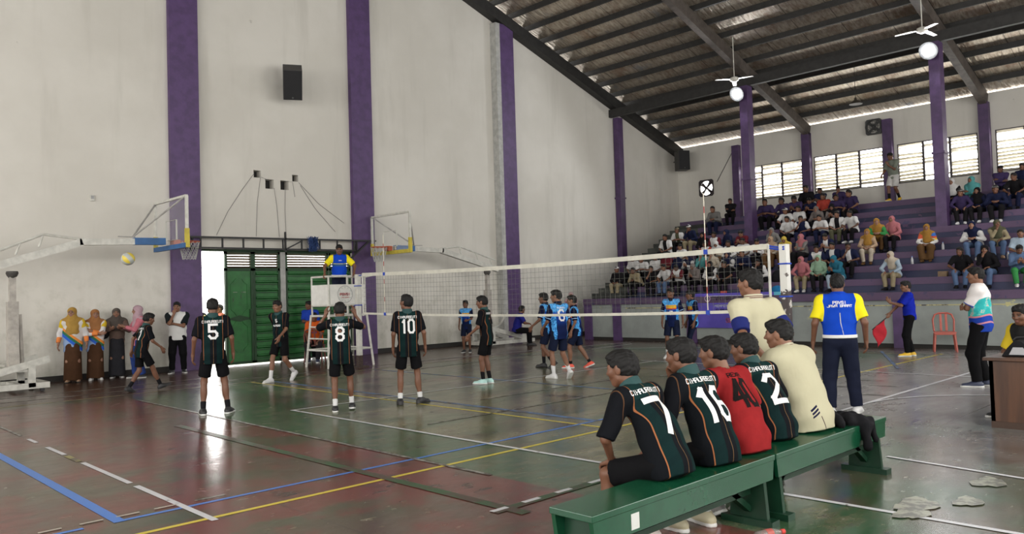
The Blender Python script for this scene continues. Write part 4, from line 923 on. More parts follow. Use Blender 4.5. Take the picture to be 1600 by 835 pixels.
# the bench
SEAT = .47
def sitter(x, y, phi, h, lean, arms, head, outfit, label, sk=1, slouch=14, feet=None, wb=1., g=1., side=0, name='person'):
    s = h/1.7; st = SEAT/s
    ps = dict(pz=st+.088, lean=lean, slouch=slouch, arms=arms, head=head, feet=feet or [(.13, .42, .08, 8, 0), (-.13, .40, .08, 8, 0)], knee=[(.25, 1, .9), (-.25, 1, .9)], wb=wb, girth=g, seat=st+.004, side=side, curl=.7)
    return person((x, y, 0), phi, h, ps, outfit, label, sk=sk, q=0, name=name)
sj = dict(shirt=(JERSEY, dict(sleeve=1., hem=-.10, fit=.012, flare=.012)), pants=(KB, .86, dict(r=(.102, .088))), collar=mat('dark_collar', (.012, .05, .05), .8))
sitter(4.0, 2.80, 87, 1.60, 24, ['knees', 'knees'], (14, -6), dict(sj, text=jt('7', nz_=1.28, v=.265), socks=(WSOCK, .3), shoes=shoe_m('orange_white_shoe', (.62, .55, .52), SH_O[0])), 'boy in dark number 7 jersey sitting nearest the end of the green bench', feet=[(.12, .26, .08, 5, 0), (-.15, .40, .08, 5, 0)])
sitter(4.50, 2.78, 80, 1.62, 16, ['chin', 'lap'], (16, -4), dict(sj, text=jt('16', nz_=1.2, v=.272), socks=(WSOCK, .4), shoes=SH_T), 'boy in dark number 16 jersey sitting on the bench with a hand at his mouth', feet=[(.12, .22, .08, 5, 0), (-.13, .25, .08, 5, 0)])
sitter(4.94, 2.80, 76, 1.60, 18, ['lap', 'lap'], (24, -2), dict(shirt=(RED, dict(sleeve=.95, hem=-.10, fit=.012)), pants=(KB, 1.9), shoes=shoe_m('grey_shoe', (.22, .21, .20), SOLEW), text=[('REXA', .455, .026, .034, .007, 'back_name', NUMB), ('40', .30, .080, .215, .034, 'jersey_number', NUMB)]), 'boy in red number 40 shirt sitting in the middle of the bench', sk=0, feet=[(.10, .20, .08, 5, -25), (-.12, .24, .08, 5, -25)])
sitter(5.47, 2.86, 76, 1.58, 18, ['lap', 'clasp'], (20, -4), dict(sj, text=jt('2', nz_=1.2, v=.272), shoes=SH_K), 'boy in dark number 2 jersey sitting between the red shirt and the cream polo')
sitter(5.98, 2.86, 82, 1.70, 12, ['clasp', 'clasp'], (20, -2), dict(shirt=(CREAM, dict(sleeve=.86, hem=-.10, fit=.016, flare=.012)), collar=COLLAR, pants=(KB, 1.98), shoes=SH_K), 'coach in cream polo sitting on the far half of the bench', sk=0, wb=1.08, g=1.10, slouch=12)
# along the side wall
BRN = cloth('brown_skirt', (.070, .034, .018))
person((5.0, 18.72, 0), 250, 1.60, dict(arms=['away', 'away'], head=(-12, 6), feet=stand_feet(.09), pz=.89), dict(shirt=(BATIK, dict(sleeve=1.85, hem=-.20, fit=.020)), skirt=BRN, hijab=(cloth('mustard_scarf', (.40, .24, .06)), 1.3), shoes=SH_B), 'woman in mustard headscarf and brown skirt standing leftmost along the wall', sk=2, q=1)
person((5.46, 18.78, 0), 255, 1.54, dict(arms=['cross', 'cross'], head=(10, 4), feet=stand_feet(.09), pz=.89), dict(shirt=(BATIK, dict(sleeve=1.85, hem=-.20, fit=.020)), skirt=BRN, hijab=(cloth('rust_scarf', (.33, .15, .06)), .9), shoes=SH_W), 'woman in rust headscarf with folded arms standing second along the wall', sk=2, q=1)
person((5.96, 18.96, 0), 250, 1.55, dict(arms=['book', 'book'], head=(0, 0), feet=stand_feet(.09), pz=.89), dict(shirt=(cloth('taupe_top', (.16, .11, .09)), dict(sleeve=1.9, hem=-.2)), skirt=cloth('dark_skirt', (.03, .03, .035)), hijab=(cloth('grey_scarf', (.10, .085, .075)), 1.0), shoes=SH_K), 'woman in grey headscarf half hidden behind the woman in pink', sk=2, q=1)
person((6.22, 18.30, 0), 172, 1.60, dict(arms=['book', 'book'], head=(0, 0), feet=[(.09, .06, .08, 5, 0), (-.09, -.04, .08, 5, 0)], pz=.89, lean=-1), dict(shirt=(cloth('pink_tunic', (.50, .16, .20)), dict(sleeve=1.9, hem=-.13, fit=.014)), pants=(cloth('blue_trousers', (.025, .05, .19)), 1.98, dict(r=(.11, .085), shin=(.085, .085))), hijab=(cloth('lilac_scarf', (.44, .30, .34)), 1.7), shoes=SH_K), 'woman in long pink headscarf and blue trousers standing sideways at the wall', sk=2, q=1)
person((7.18, 18.62, 0), 245, 1.66, dict(arms=['chin', 'cross'], head=(-5, 0), feet=stand_feet(.13, .02, 15), pz=.888, wb=1.08, girth=1.06), dict(shirt=(two('white_vest', (.64, .64, .63), (.012, .016, .018)), dict(sleeve=.8, hem=-.10, fit=.012)), pants=(KB, 1.98), shoes=SH_K), 'man in white vest over dark sleeves, hand at his chin, standing by the wall', sk=0, q=1)
person((10.75, 18.80, 0), 215, 1.58, dict(arms=['cross', 'down'], head=(-30, 0), feet=stand_feet(.09), pz=.89), dict(shirt=(cloth('cobalt_shirt', (.02, .06, .42)), dict(sleeve=.85, hem=-.1)), pants=(KB, 1.98), shoes=SH_W), 'boy in cobalt blue shirt standing before the green door', sk=1, q=1)
def chair_sitter(x, y, phi, h, seat, arms, outfit, label, lean=8, head=(0, 0), sk=1, feet=None):
    s = h/1.7; st = seat/s
    return person((x, y, 0), phi, h, dict(pz=st+.088, lean=lean, slouch=10, arms=arms, head=head, feet=feet or [(.12, .42, .08, 8, 0), (-.12, .40, .08, 8, 0)], knee=[(.3, 1, .9), (-.3, 1, .9)], seat=st+.004, girth=1.05), outfit, label, sk=sk, q=1)
chair_sitter(10.62, 18.32, 228, 1.62, .44, ['knees', 'knees'], dict(shirt=(cloth('orange_shirt', (.62, .11, .02)), dict(sleeve=.9, hem=-.05, fit=.01)), pants=(cloth('dark_trousers', (.02, .018, .02)), 1.98), shoes=SH_N, text=[('VIXO', .30, .024, .04, .009, 'chest_print', mat('chest_print_blue', (.05, .08, .4), .6), False)]), 'man in orange shirt sitting on a chair before the green door', sk=1)
person((14.45, 16.75, 0), 215, 1.46, dict(arms=['down', ((-.1, .32, 1.05), (-.6, -1, -.2), (0, 1, 0), (1, 0, 0))], head=(0, 0), feet=stand_feet(.1), pz=.89), dict(shirt=(BLUEKIT, dict(sleeve=.86, hem=-.14)), pants=(NAVY, .85), shoes=SH_K), 'boy in blue kit standing beyond the net before the folded basketball stand', sk=1, q=1)
chair_sitter(16.95, 17.30, 320, 1.62, .40, ['clasp', 'clasp'], dict(shirt=(cloth('deep_blue_shirt', (.02, .022, .20)), dict(sleeve=.85, hem=-.05)), pants=(KB, 1.98), shoes=SH_KK), 'man in deep blue shirt sitting on the base of the far basketball stand', lean=10, head=(35, 0))
person((20.7, 18.35, 0), 222, 1.60, dict(arms=['down', 'cross'], head=(0, 0), feet=stand_feet(.09), pz=.89), dict(shirt=(mat('floral_top', (.5, .3, .35), .8, 0, lambda: mixc(noise(22, 2).step(.45, .6), (.52, .36, .38), (.30, .10, .18))), dict(sleeve=1.9, hem=-.2)), pants=(KB, 1.98), hijab=(cloth('pale_pink_scarf', (.52, .36, .36)), 1.0), shoes=SH_K), 'woman in pink floral top standing in the gap beside the stand', sk=2, q=1)
person((8.42, 20.5, 0), 250, 1.58, dict(arms=['down', 'down'], head=(0, 0), feet=stand_feet(.1), pz=.89), dict(shirt=(cloth('cream_top', (.6, .5, .3)), dict(sleeve=1.9, hem=-.15)), pants=(KB, 1.98), hijab=(cloth('black_scarf', (.02, .018, .018)), .9), shoes=SH_K), 'woman in dark headscarf standing outside the open door, left of player 5', sk=2, q=1)
person((9.12, 20.6, 0), 170, 1.56, dict(arms=['down', 'down'], head=(0, 0), feet=stand_feet(.1), pz=.89), dict(shirt=(cloth('rust_shirt', (.25, .08, .05)), dict(sleeve=.85, hem=-.1)), pants=(KB, 1.98), shoes=SH_K), 'person in rust shirt standing outside the door at the edge of the green leaf', sk=1, q=1)
tb = chair_sitter(10.74, 2.34, 150, 1.66, .45, ['lap', 'lap'], dict(shirt=(two('yellow_black_shirt', (.02, .02, .02), (.62, .45, .03)), dict(sleeve=.85, hem=-.05)), pants=(KB, 1.98), shoes=SH_K), 'man with dark hair sitting behind the wooden table at the right edge', lean=10, head=(10, -8), sk=1)
# ================================================================ the crowd on the stand
CC = dict(w=(.64, .63, .62), n=(.016, .020, .055), k=(.014, .013, .015), g=(.22, .21, .20), p=(.055, .038, .105), m=(.14, .02, .03), t=(.10, .34, .34), c=(.58, .50, .40), b=(.03, .07, .25), j=(.11, .17, .30), o=(.42, .22, .05),
 r=(.48, .07, .05), i=(.50, .18, .20), v=(.32, .48, .34), e=(.36, .30, .19), h=(.13, .07, .03), y=(.62, .46, .08), s=(.42, .52, .62), z=(.20, .17, .16), l=(.10, .10, .06), a=(.52, .36, .24), q=(.03, .16, .24), u=(.05, .28, .08))
CC = {q: tuple(round(c*(.9 if q == 'w' else .8), 4) for c in v) for q, v in CC.items()}
def cc(ch): return cloth('crowd_cloth_'+ch, CC[ch])
POSES = [dict(lean=8, slouch=10, arms=['lap', 'lap'], head=(0, 0)), dict(lean=24, slouch=16, arms=['clasp', 'clasp'], head=(8, 4)), dict(lean=18, slouch=14, arms=['chin', 'lap'], head=(18, -4)),
         dict(lean=14, slouch=12, arms=['knees', 'knees'], head=(-14, 2)), dict(lean=14, slouch=16, arms=['phone', 'phone'], head=(4, -26)), dict(lean=6, slouch=10, arms=['cross', 'cross'], head=(-20, 4))]
PROTO = {}
def proto(kind, pz):
    if (kind, pz) in PROTO: return PROTO[kind, pz]
    random.seed(pz*7+ord(kind)); P = dict(POSES[pz], pz=.088, seat=0.004, feet=[(.11, .40, -.298, 8, 0), (-.11, .38, -.298, 8, 0)], knee=[(.25, 1, .9), (-.25, 1, .9)], headscale=1.06, wb=.97 if kind in 'HSG' else 1.03, girth=1.0 if kind in 'HSG' else 1.04)
    k = skeleton(P); k['curl'] = .6; d = cc('w'); out = [('person', body_mesh(k, 'person', [SK[0], EYE, LIP, BLK], .024, .014, .012), None)]
    out.append(('shirt', shirt(k, 'shirt', d, .02, sleeve=.85 if kind in 'TG' else 1.9, hem=-.04, fit=.012, seat=.004), 'shirt'))
    if kind == 'S': out.append(('skirt', skirt(k, 'skirt', d, .024, True), 'pants'))
    else: out.append(('trousers', pants(k, 'trousers', d, .022, 1.95, r=(.10, .082), shin=(.078, .066), seat=.004), 'pants'))
    if kind in 'HS': out.append(('headscarf', hijab(k, 'headscarf', d, .017, 1.1 if kind == 'H' else 1.3), 'head'))
    else:
        out.append(('hair', hair(k, 'hair', BLK, .014, 'long' if kind == 'G' else 'short'), None)); out.append(('cap', hat(k, 'cap', d, .016), 'cap'))
    for i in (0, 1): out.append(('shoe', shoe(k, i, 'shoe', [d], .016), 'shoes'))
    PROTO[kind, pz] = out, float(k['C'][2]); return PROTO[kind, pz]
def override(o, m):
    o.material_slots[0].link = 'OBJECT'; o.material_slots[0].material = m
TWO = {}
def shirt_mat(code):
    if len(code) == 1: return cc(code)
    if code not in TWO:
        TWO[code] = YTOP if code == 'Y*' else two('crowd_two_'+code, CC[code[0]], CC[code[1]], CC[code[2]] if len(code) > 2 else None)
    return TWO[code]
# tier, y, head height above the seat, kind, pose, head colour (or cap, - = bare), shirt, trousers, shoes, turn, description
CROWD = """1 16.47 .58 L 0 w k e h 8 man in white cap, black jacket and khaki trousers
2 16.21 .63 T 0 - w k k 0 man in white shirt
2 15.66 .56 T 1 - w k k 5 man in white shirt leaning forward
1 15.62 .52 L 1 - e k k -8 man in khaki shirt
1 15.03 .49 T 2 - k k k 10 boy in dark shirt with a hand at his face
1 14.44 .59 T 3 - w j k -6 man in white polo shirt and jeans
1 14.10 .50 T 4 - wm k k 4 person in white shirt with maroon shoulders looking down
1 13.42 .48 H 4 z z k k 0 person in grey-brown headscarf looking down
4 15.96 .66 T 0 - wwk k k 0 person in white shirt with black front
5 15.88 .56 T 1 e wwl k e 6 person in khaki cap and white shirt
5 15.35 .61 L 2 w n e k -8 person in pale cap and dark navy shirt
4 14.24 .51 T 0 - wm k k 0 person in white shirt with maroon sleeves
2 15.07 .66 T 5 - m k k 5 person in maroon shirt
2 14.62 .54 H 0 n n k k -5 person in navy headscarf and navy top
2 14.24 .52 H 4 n w k w 0 person in navy headscarf with white sleeves
2 13.62 .52 H 2 t t k k 8 person in teal headscarf
2 15.30 .60 T 0 - w k k 12 person in white shirt half hidden by the maroon shirt
3 14.80 .50 T 3 - w n k -12 person in white shirt higher up
7 15.24 .62 L 1 - g n k 0 person in grey-blue top
8 15.10 .59 L 5 - k k k 20 person in black jacket
4 14.26 .62 H 0 k k k k 8 person in black headscarf
4 13.50 .64 S 0 n n n k -25 person in large navy headscarf
4 12.98 .52 T 4 - m k k 0 person in maroon top
3 13.39 .58 S 4 w c h k 5 person in white headscarf
3 12.75 .62 T 0 - w n k 0 person in white shirt with dark face
3 13.78 .62 T 5 - wr k k 0 person in white shirt with red sleeves
2 13.22 .57 S 2 c c g k -6 person in cream headscarf
2 12.68 .53 H 1 n w k w 10 person in navy headscarf and white sleeves
3 13.08 .54 L 3 - wwk k k -5 person in white shirt and black vest
1 12.89 .50 H 0 k w k k 5 person in black headscarf and white shirt
1 12.35 .50 T 3 - k k k -5 man in black shirt sitting with arms on his knees
2 12.12 .55 L 1 - n k k 0 person in dark clothes bending forward
3 12.05 .56 L 4 - wwk k k 8 person in white shirt with black front
4 11.92 .50 H 2 g g k k 0 person in grey headscarf
3 11.60 .56 S 0 a c h k -4 person in peach headscarf and brown skirt
3 11.22 .56 S 4 y a h k 6 person in yellow headscarf
5 11.80 .52 T 0 - w k k 0 man in plain white shirt
1 11.26 .58 L 2 - kw k k 0 person in black top with white sleeves
7 13.25 .66 T 1 - p k w 10 person in purple shirt with pale shoes
7 12.61 .66 T 3 - p k k -8 person in purple shirt
7 12.17 .66 T 4 - p k w 0 person in purple shirt
8 12.10 .72 T 0 - k k k 0 man in black sitting highest by the window pillar
8 11.72 .50 T 5 - n k k 8 person in dark blue shirt
7 11.34 .66 T 0 - r k k -6 person in bright red shirt
8 11.02 .50 T 2 - p k k 4 person in purple shirt
7 10.44 .66 T 3 - p k w -10 person in purple shirt
7 10.66 .56 T 1 - p n w 5 person in purple shirt
6 12.18 .58 T 3 w w k k 6 person in white shirt and white cap
6 11.76 .62 T 0 - w k k -4 person in white shirt
6 11.06 .52 H 1 z z k k 0 person in grey-brown headscarf
7 11.55 .52 T 4 - n k k 0 person in navy shirt
6 10.68 .50 H 4 k z k k 8 person in black headscarf
5 11.33 .55 T 2 - nw n k 6 boy in navy vest and white sleeves
5 10.62 .50 T 1 - w n k -6 boy in white shirt
5 10.23 .57 T 0 - wwk l k 4 man in white shirt with a dark strap
5 9.76 .58 T 3 - w k w -8 man in white shirt holding something green
3 10.66 .52 S 5 i g k k -12 woman in long pale pink headscarf
3 9.90 .50 T 4 - nnw k k 0 boy in navy and white shirt
2 9.85 .50 T 1 - wn k k 10 boy in white shirt with navy sleeves
2 9.40 .50 T 0 - nnw k k -4 boy in navy shirt with white front
2 9.02 .54 T 2 - nnw k k 4 boy in navy shirt with white chest
1 9.92 .51 H 3 i i e w 6 woman in pink headscarf and ochre trousers
1 9.62 .51 H 0 v v k k 10 woman in mint headscarf
1 8.99 .50 H 4 q q s k -14 woman in blue-green headscarf and pale jeans
3 8.77 .56 H 0 o a c h 10 woman in ochre headscarf and cream trousers
4 8.75 .56 H 1 o ou h k 14 woman in ochre headscarf with green sleeves
4 8.34 .58 H 0 i i k k -6 woman in rose headscarf and rose top
1 7.57 .49 H 3 c s e k -10 woman in cream headscarf and pale blue top
3 7.22 .56 S 0 o Y* h h 6 woman in ochre headscarf and yellow patchwork top
3 6.09 .57 H 1 n wwn j w 0 woman in navy headscarf with white sleeves
3 5.62 .54 H 2 l e j a 16 woman in olive headscarf with her hand at her cheek
1 6.03 .56 G 3 - k j k 8 girl with long hair in black shirt and jeans
1 5.43 .59 H 2 k k j k -8 woman in black headscarf and black top
2 4.94 .55 T 0 - s k k 12 man in pale blue shirt
1 4.85 .48 L 4 - j u w 20 child in denim jacket and green trousers
7 7.40 .66 H 0 w k k w 0 person in white headscarf and black clothes behind the column
6 6.92 .60 L 3 g p k w 10 person in grey cap and purple top
7 6.88 .66 H 5 t t k k 0 woman in teal headscarf by the window
6 6.55 .58 H 0 k n k w -6 person in black headscarf
6 6.15 .58 L 1 g n k w 4 person in grey cap leaning forward
8 6.34 .61 L 5 k p n k 10 man in purple shirt and black cap
7 5.79 .61 T 3 - k n k -4 man in black shirt
8 5.77 .59 L 0 - n k k 0 man in navy shirt"""
ROWS = ['first', 'second', 'third', 'fourth', 'fifth', 'sixth', 'seventh', 'top']
ORD = ['first', 'second', 'third', 'fourth', 'fifth', 'sixth', 'seventh', 'eighth', 'ninth', 'tenth', 'eleventh', 'twelfth', 'thirteenth', 'fourteenth', 'fifteenth', 'sixteenth', 'seventeenth', 'eighteenth']
rows = []
for l in CROWD.split('\n'):
    t = l.split(' ', 10); rows.append([int(t[0]), float(t[1]), float(t[2])]+t[3:9]+[float(t[9]), t[10]])
per = {}
for r in rows: per.setdefault(r[0], []).append(r)
for v in per.values(): v.sort(key=lambda r: -r[1])
for v in per.values():
    for _ in range(60):   # one shoulder's width between neighbours
        for a, b in zip(v, v[1:]):
            d = .45-(a[1]-b[1])
            if d > 0: a[1] += d/2; b[1] -= d/2
rnd = random.Random(3)
for r in rows:
    k, y, hd, kind, pz, head, top, leg, sho, turn, desc = r
    parts, hz = proto(kind, int(pz)); s = min(1.02, max(.80, hd/hz)); n = per[k].index(r)
    root = None
    for nm, me, role in parts:
        if role == 'cap' and head == '-': continue
        o = bpy.data.objects.new(nm, me); COL.objects.link(o)
        if root is None:
            root = o; o.location = (TX(k)+.21, y, TZ(k)+.002); o.rotation_euler = (0, 0, R(90+turn)); o.scale = (s, s, s)
            lab = '%s, %s from the left on the %s row of the stand' % (desc, ORD[n], ROWS[k-1]); words = lab.split()
            if len(words) > 16: lab = '%s, %s from left on the %s row' % (desc, ORD[n], ROWS[k-1])
            if len(lab.split()) > 16: lab = '%s, %s from left, %s row' % (desc, ORD[n], ROWS[k-1])
            tag(o, lab, 'person', 'spectators seated on the stand'); override(o, SK[rnd.choice([0, 0, 1, 2] if kind in 'HSG' else [0, 1, 1, 3])])
        else:
            o.parent = root
            if role == 'shirt': override(o, shirt_mat(top))
            elif role == 'pants': override(o, cc(leg))
            elif role in ('head', 'cap'): override(o, cc(head))
            elif role == 'shoes': override(o, cc(sho))
person((26.15, 9.33, TZ(8)), 165, 1.58, dict(feet=[(.08, .16, .08, 5, 0), (-.08, -.16, .13, 5, -35)], arms=['fwd', ((-.05, .32, 1.22), (-.6, -1, -.5), (0, .6, .6), (.6, -.5, 0))], head=(0, -14), lean=6, pz=.87), dict(shirt=(cloth('sage_shirt', (.20, .22, .18)), dict(sleeve=.85, hem=-.1)), pants=(cloth('white_shorts', (.6, .58, .56)), .9), socks=(BSOCK, .5), shoes=SH_Y),
       'person in sage shirt, white shorts and yellow shoes walking along the top of the stand', sk=1, q=1)
# ================================================================ equipment and furniture
OFFW = plain('chipped_white_paint', (.56, .55, .50), .5, .15, 9); RUST = plain('rusty_brown', (.055, .035, .028), .8, .4, 20); BLUEP = plain('blue_padding', (.035, .12, .30), .6); YELP = plain('yellow_padding', (.52, .42, .05), .6); RIMC = plain('orange_rim', (.42, .08, .03), .5)
CORD = mat('net_cord', (.10, .10, .09), .8); TAPE = plain('net_tape', (.62, .60, .52), .7, .1); ROPE = mat('blue_rope', (.02, .06, .42), .7); BLACK = plain('black_plastic', (.012, .012, .014), .5); GLASS = mat('clear_board', (.75, .75, .75), .15, 0, None, alpha=.10)
# --- volleyball posts, net, antennae
NX = 10.23; Y0, Y1 = 5.16, 15.62
def postm():
    z = xyz(coord('Object'))[2]; n = noise(9, 4)
    return mixc((z+(n-.5)*.5).gt(1.52), mixc(n.step(.52, .56), (.035, .022, .022), (.5, .48, .44)), mixc(n.step(.66, .7), (.62, .61, .57), (.10, .08, .07)))
for y, lab, full in ((5.13, 'near white net post with brown peeled lower half beside the referee', True), (15.7, 'far white net post with brown foot at the referee stand', False)):
    e = empty('net_post', (NX, y, 0), lab, 'net post', 'volleyball net posts')
    pm = mat('post_near', (.5, .5, .5), .5, 0, postm) if full else OFFW
    MB().span((NX-.055, y-.055, .03 if full else .28), (NX+.055, y+.055, 2.17)).build('pole', pm, e, bevel=.008)
    if not full: MB().span((NX-.055, y-.055, .03), (NX+.055, y+.055, .28)).build('pole_foot', RUST, e)
    MB().span((NX-.16, y-.16, 0), (NX+.16, y+.16, .03)).build('base_plate', RUST, e)
    w_ = MB()
    for z in (1.45, 1.9): w_.tube([(NX+.06*c, y+.06*d, z) for c, d in ((-1, -1), (1, -1), (1, 1), (-1, 1), (-1, -1))], .012, 6)
    w_.build('tie_rope', ROPE, e)
def ntop(y): t = (y-Y0)/(Y1-Y0); return 2.16-.075*4*t*(1-t)*.8-.0*t
net = empty('volleyball_net', (NX, (Y0+Y1)/2, 1.2), 'white banded volleyball net stretched across the court', 'net')
ya, yb = 5.36, 15.5; nn = 48
for nm, off, hh in (('top_tape', 0, .075), ('bottom_tape', -.88, .045)):
    mb = MB(); pts = [(NX, ya+(yb-ya)*i/nn, ntop(ya+(yb-ya)*i/nn)+off-(.0 if off == 0 else .02)) for i in range(nn+1)]
    for a, b in zip(pts, pts[1:]): mb.bar(a, b, .012, hh)
    mb.build(nm, TAPE, net)
mb = MB()
nv = 100
for i in range(nv+1):
    y = ya+(yb-ya)*i/nv; mb.tube([(NX, y, ntop(y)-.03), (NX, y, ntop(y)-.9)], .0022, 3, False)
for j in range(1, 9):
    mb.tube([(NX, ya+(yb-ya)*i/24, ntop(ya+(yb-ya)*i/24)-.03-.095*j) for i in range(25)], .0022, 3, False)
mb.build('mesh_panel', CORD, net)
for y in (ya, yb): MB().tube([(NX, y, ntop(y)+.02), (NX, y, ntop(y)-.96)], .02, 8).build('side_rod', OFFW, net)
mb = MB()
for y, z in ((ya, 2.13), (ya, 2.16)): mb.tube([(NX, y, z), (NX, 5.2, z-.03), (NX-.06, 5.1, z-.03)], .014, 6)
mb.tube([(NX, yb, 2.14), (NX, 15.66, 2.14)], .012, 6); mb.build('tightening_rope', ROPE, net)
ARED = mat('antenna_red', (.30, .04, .03), .5); AWH = mat('antenna_white', (.62, .58, .48), .5)
for y, lab in ((6.36, 'red and white striped net antenna at the near side of the court'), (14.62, 'net antenna at the far side beside the referee stand')):
    z0 = ntop(y)-.92; e = empty('antenna', (NX, y, z0), lab, 'antenna', 'net antennae')
    r_, w_ = MB(), MB()
    for i in range(18): (r_ if i % 4 == 3 else w_).tube([(NX-.012, y, z0+i*.1), (NX-.012, y, z0+i*.1+.1)], .008, 8)
    r_.build('red_bands', ARED, e); w_.build('white_bands', AWH, e)
    k_ = MB()
    for z in (ntop(y), ntop(y)-.9): k_.box((NX-.01, y, z), (.03, .06, .07))
    k_.build('clamp', ROPE, e)
# --- referee stand
rs = empty('referee_stand', (10.2, 16.5, 0), 'white steel referee stand with panel and railing beside the far net post', 'referee stand')
xa, xb_, y0, y1 = 9.62, 10.80, 16.12, 16.98
def lp(sx, sy, t): return (10.2+sx*(.62-.10*t), 16.5+sy*(.50-.10*t), t*1.24)
for sx in (-1, 1):
    for sy in (-1, 1): MB().tube([lp(sx, sy, 0), lp(sx, sy, 1)], .028, 8).build('leg', OFFW, rs)
fr = MB()
for t in (.33, .98):
    P4 = [lp(-1, -1, t), lp(1, -1, t), lp(1, 1, t), lp(-1, 1, t)]
    for a, b in zip(P4, P4[1:]+P4[:1]): fr.tube([a, b], .024, 8)
for t in (.55, .77): fr.tube([lp(-1, -1, t), lp(-1, 1, t)], .018, 8)
fr.build('braces', OFFW, rs)
MB().span((9.68, 16.10, 1.20), (10.72, 16.90, 1.235)).build('platform', OFFW, rs)
rl = MB()
Q = [(9.70, 16.12), (10.70, 16.12), (10.70, 16.88), (9.70, 16.88)]
for (x, y) in Q: rl.tube([(x, y, 1.22), (x, y, 2.14)], .022, 8)
for z in (2.14, 1.46):
    rl.tube([(9.70, 16.88, z), (9.70, 16.12, z), (10.70, 16.12, z), (10.70, 16.88, z)], .024, 8)
rl.tube([(10.2, 16.12, 1.22), (10.2, 16.12, 2.14)], .02, 8); rl.tube([(10.70, 16.12, 2.12), (11.02, 16.12, 2.18)], .02, 8)
rl.build('railing', OFFW, rs)
PANELW = plain('white_panel', (.66, .65, .61), .6, .08)
pn = MB().span((9.72, 16.085, 1.48), (10.69, 16.10, 1.95)).span((9.675, 16.12, 1.48), (9.69, 16.86, 1.95)).build('front_panel', PANELW, rs)
rg = MB(); rg.tube([(10.12+.2*math.cos(t), 16.085, 1.715+.2*math.sin(t)) for t in [i*math.pi/20 for i in range(41)]], .006, 6, False); rg.build('logo_ring', mat('logo_grey', (.30, .30, .30), .6), pn)
lg = MB()
for a in range(12): t = a*math.pi/6; lg.box((10.12+.165*math.cos(t), 16.081, 1.715+.165*math.sin(t)), (.03, .004, .012), M=Matrix.Rotation(-t, 3, 'Y'))
lg.build('logo_rays', mat('logo_pale', (.35, .45, .40), .6), pn)
flat_text('PBVSI', (10.12, 16.080, 1.715), (1, 0, 0), (0, 0, 1), .042, .055, .013, mat('logo_red', (.50, .03, .04), .6), pn, 'logo_lettering')
flat_text('JAWA BARAT', (10.12, 16.080, 1.64), (1, 0, 0), (0, 0, 1), .017, .022, .004, mat('logo_red', (.5, .03, .04), .6), pn, 'logo_small_lettering')
